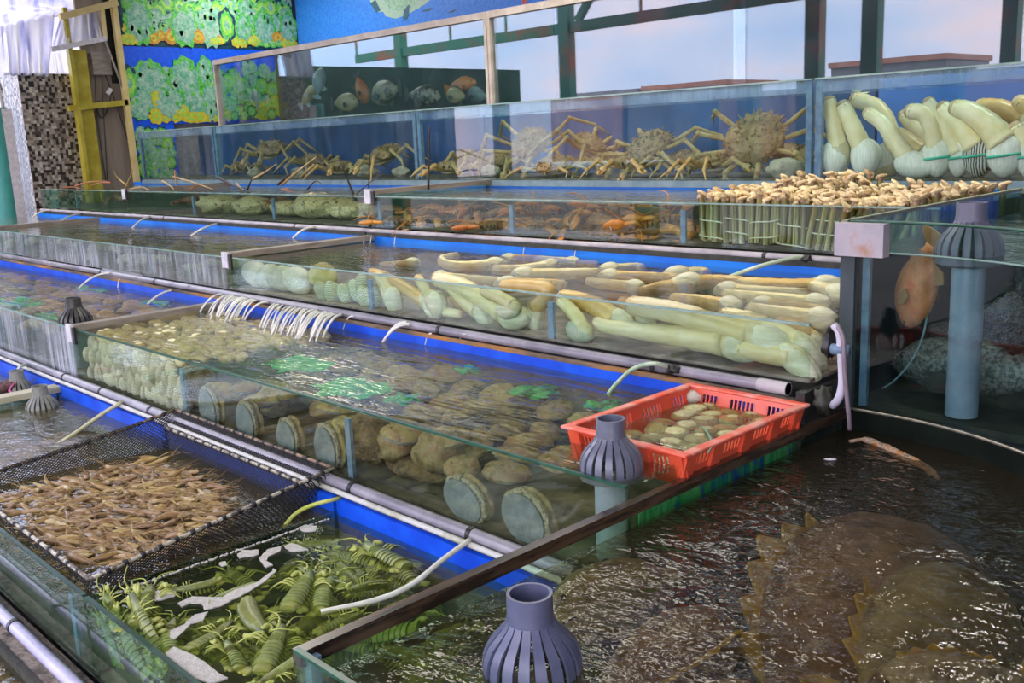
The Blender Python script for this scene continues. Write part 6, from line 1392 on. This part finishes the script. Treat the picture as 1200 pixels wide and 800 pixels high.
for i in range(22):
    o = dup(mp_[rm.randrange(3)], 'dim mantis shrimp in the lower layer of the front tank'); o['group'] = 'mantis shrimps in the lower layer'
    o.location = (rm.uniform(-2.98, -1.86), rm.uniform(1.14, 1.84), rm.uniform(.50, .55)); o.rotation_euler = (rm.uniform(-.3, .3), rm.uniform(-.2, .2), rm.uniform(0, 6.28)); o.scale = (1.15,) * 3

# ------------------------------------------------------------------ left of the cage: rocks under the brown water, net bag, lowest tank clams
c_bott = M('brown_stone', (.20, .12, .06), (.34, .27, .17), c3=(.10, .07, .045), scale=14, rough=.7, bump=.8, lo=.34, hi=.68, rand=.25)
rk = random.Random(6); n_ = 0
for j in range(4):
    for i in range(7):
        x = -5.92 + i * .19 + rk.uniform(-.04, .04); y = 1.15 + j * .21 + rk.uniform(-.04, .04)
        if x > KX0 - .12 or (abs(x + 5.835) < .2 and abs(y - 1.80) < .2): continue
        n_ += 1; rock('brown stone on the tank floor under the cream hose', (x, y, .43), (.12, .10, .07), 70 + n_, c_bott, 'stone', 'stone', 'brown stones under the cream hose')
rock('bundle of red and black net at the left edge behind the cream beam', atz(8, 456, .60), (.16, .10, .05), 99, M('net_bundle', (.02, .012, .012), (.24, .05, .04), scale=40, rough=.6, bump=1, lo=.45, hi=.6), 'net_bundle', 'net', None, .5)
o = MB().tube(smooth_path([atz(18, 447, .64), atz(14, 452, .65), atz(11, 457, .64), atz(15, 461, .63)], 4), .006, 5).build('pink_string', M('pink_string', (.65, .10, .30), rough=.5), None, smooth=True); tag(o, 'pink string on the red and black net bundle', 'string')
c_sm = M('small_brown_clam', (.20, .17, .09), (.34, .30, .18), scale=40, rough=.4, rand=.25, coat=.4); me_sm = clam_mesh('small_clam', c_sm, .026, .021, .014)
for j in range(9):
    for i in range(24):
        inst('small_clam', me_sm, (-4.02 + i * .046 + rk.uniform(-.01, .01), .50 + j * .042 + rk.uniform(-.01, .01), .225 + rk.uniform(-.006, .012)), (rk.uniform(-.4, .4), rk.uniform(-.4, .4), rk.uniform(0, 6)), 'small brown clam in the lowest tank at the bottom left', 'clam', 'small clams in the lowest tank')

# ------------------------------------------------------------------ right: groupers, rope, net
f_brown = M('grouper_brown', (.15, .085, .05), (.26, .18, .12), c3=(.08, .05, .035), scale=9, rough=.45, lo=.34, hi=.68, bump=.3)
f_brownY = M('grouper_fin_yellow', (.66, .50, .06), (.40, .27, .05), scale=12, rough=.5); f_pale = M('grouper_pale', (.24, .20, .12), (.46, .42, .28), c3=(.12, .08, .06), scale=10, rough=.45, lo=.36, hi=.66); f_olv = M('grouper_olive', (.20, .18, .07), (.32, .30, .14), c3=(.12, .10, .06), scale=8, rough=.45, lo=.34, hi=.68)
def swim(label, a, c, z, hr, wr, mt, fm, roll, y0=0):
    p, q = atz(*a, .84), atz(*c, .84); d = p - q; Ln = d.length
    half = Ln * .5 * math.hypot(hr * math.cos(roll), wr * math.sin(roll)) * 1.02
    p.z = q.z = .868 - half
    return fish('grouper', label, (p + q) / 2, d, d.length, hr, wr, mt, fm, True, roll, False)
swim('giant brown grouper with yellow fins filling the right of the tank', (1110, 568), (905, 775), .74, .55, .40, f_brown, f_brownY, -1.0)
swim('olive grouper below the giant one at the right edge', (1160, 640), (1010, 770), .66, .5, .4, f_olv, f_brownY, -1.0)
swim('pale blotched grouper at the bottom right corner', (1010, 790), (1210, 770), .76, .40, .38, f_pale, f_brownY, .5)
swim('brown grouper behind the large strainer', (850, 690), (690, 800), .70, .5, .4, f_brown, f_brownY, 1.0)
swim('dark grouper near the left pane of the grouper tank', (640, 700), (800, 640), .60, .45, .4, f_olv, f_dark, 1.0)
swim('brown blotched grouper at the bottom centre edge', (900, 800), (760, 830), .73, .45, .4, M('grouper_tan', (.26, .17, .07), (.36, .28, .14), c3=(.12, .08, .05), scale=12, rough=.45, lo=.34, hi=.68), f_brownY, .8)
pts = [atz(996, 517, .90), atz(1014, 515, .895), atz(1035, 523, .885), atz(1058, 535, .875), atz(1082, 546, .868), atz(1100, 560, .855)]
o = MB().tube(smooth_path(pts, 5), [.006] * 5 + [.012] * 6 + [.016] * 8 + [.013] * 5 + [.008] * 2, 8).build('frayed_rope', M('frayed_rope', (.50, .19, .03), (.50, .36, .26), c3=(.12, .07, .05), scale=30, rough=.5, bump=1, lo=.36, hi=.66), None, smooth=True); tag(o, 'frayed orange brown rope end floating by the tank corner', 'rope')
o = MB().ell((0, 0, 0), (.022, .008, .004), seg=10, ring=5).build('white_leaf', m_clip, None, smooth=True); o.location = atz(973, 538, .887); o.rotation_euler = (0, 0, .6); tag(o, 'small white scrap floating near the tank corner', 'scrap')
# tall tank
pf = aty(1076, 332, 3.50); fish('snapper', 'orange fish with its head hanging down in the tall tank', pf, (-.35, .2, -1), .36, .52, .30, M('rust_fish', (.70, .16, .05), (.80, .28, .10), c3=(.50, .16, .06), scale=12, rough=.45, lo=.36, hi=.68), M('rust_fin', (.30, .16, .05), rough=.5))
p1, p2 = aty(1050, 478, 3.55), aty(1230, 520, 3.75); p1.z = max(p1.z, 1.06); d = p1 - p2
gr = fish('grouper', 'big speckled grey grouper lying at the bottom of the tall tank', ((p1 + p2) / 2).to_tuple()[:2] + (1.09,), (-1, .12, -.04), .66, .34, .30, M('speckled_grouper', (.07, .08, .08), (.32, .32, .29), scale=70, rough=.45, lo=.42, hi=.60), f_dark)
p = aty(1190, 455, 4.2); fish('snapper', 'dull orange fish cut by the right edge behind the speckled one', p, (1, .1, .15), .4, .45, .3, M('rust_fish2', (.40, .12, .04), (.50, .18, .06), scale=10, rough=.45), f_dark)
rock('ragged black net ball hanging at the right of the tall tank', aty(1185, 375, 3.62), (.075, .06, .10), 81, M('net_ball', (.012, .010, .008), (.06, .03, .015), scale=60, rough=.7, bump=1, lo=.45, hi=.62), 'net_ball', 'net', None, .45)
o = MB().tube(smooth_path([aty(1092, 358, 3.50), aty(1088, 362, 3.50), aty(1082, 392, 3.50), aty(1070, 420, 3.50), aty(1050, 444, 3.50), aty(1034, 455, 3.50)], 6), .004, 6).build('air_tube', M('air_tube', (.26, .36, .40), rough=.2), None, smooth=True); tag(o, 'thin pale air tube curving down inside the tall tank', 'tube')
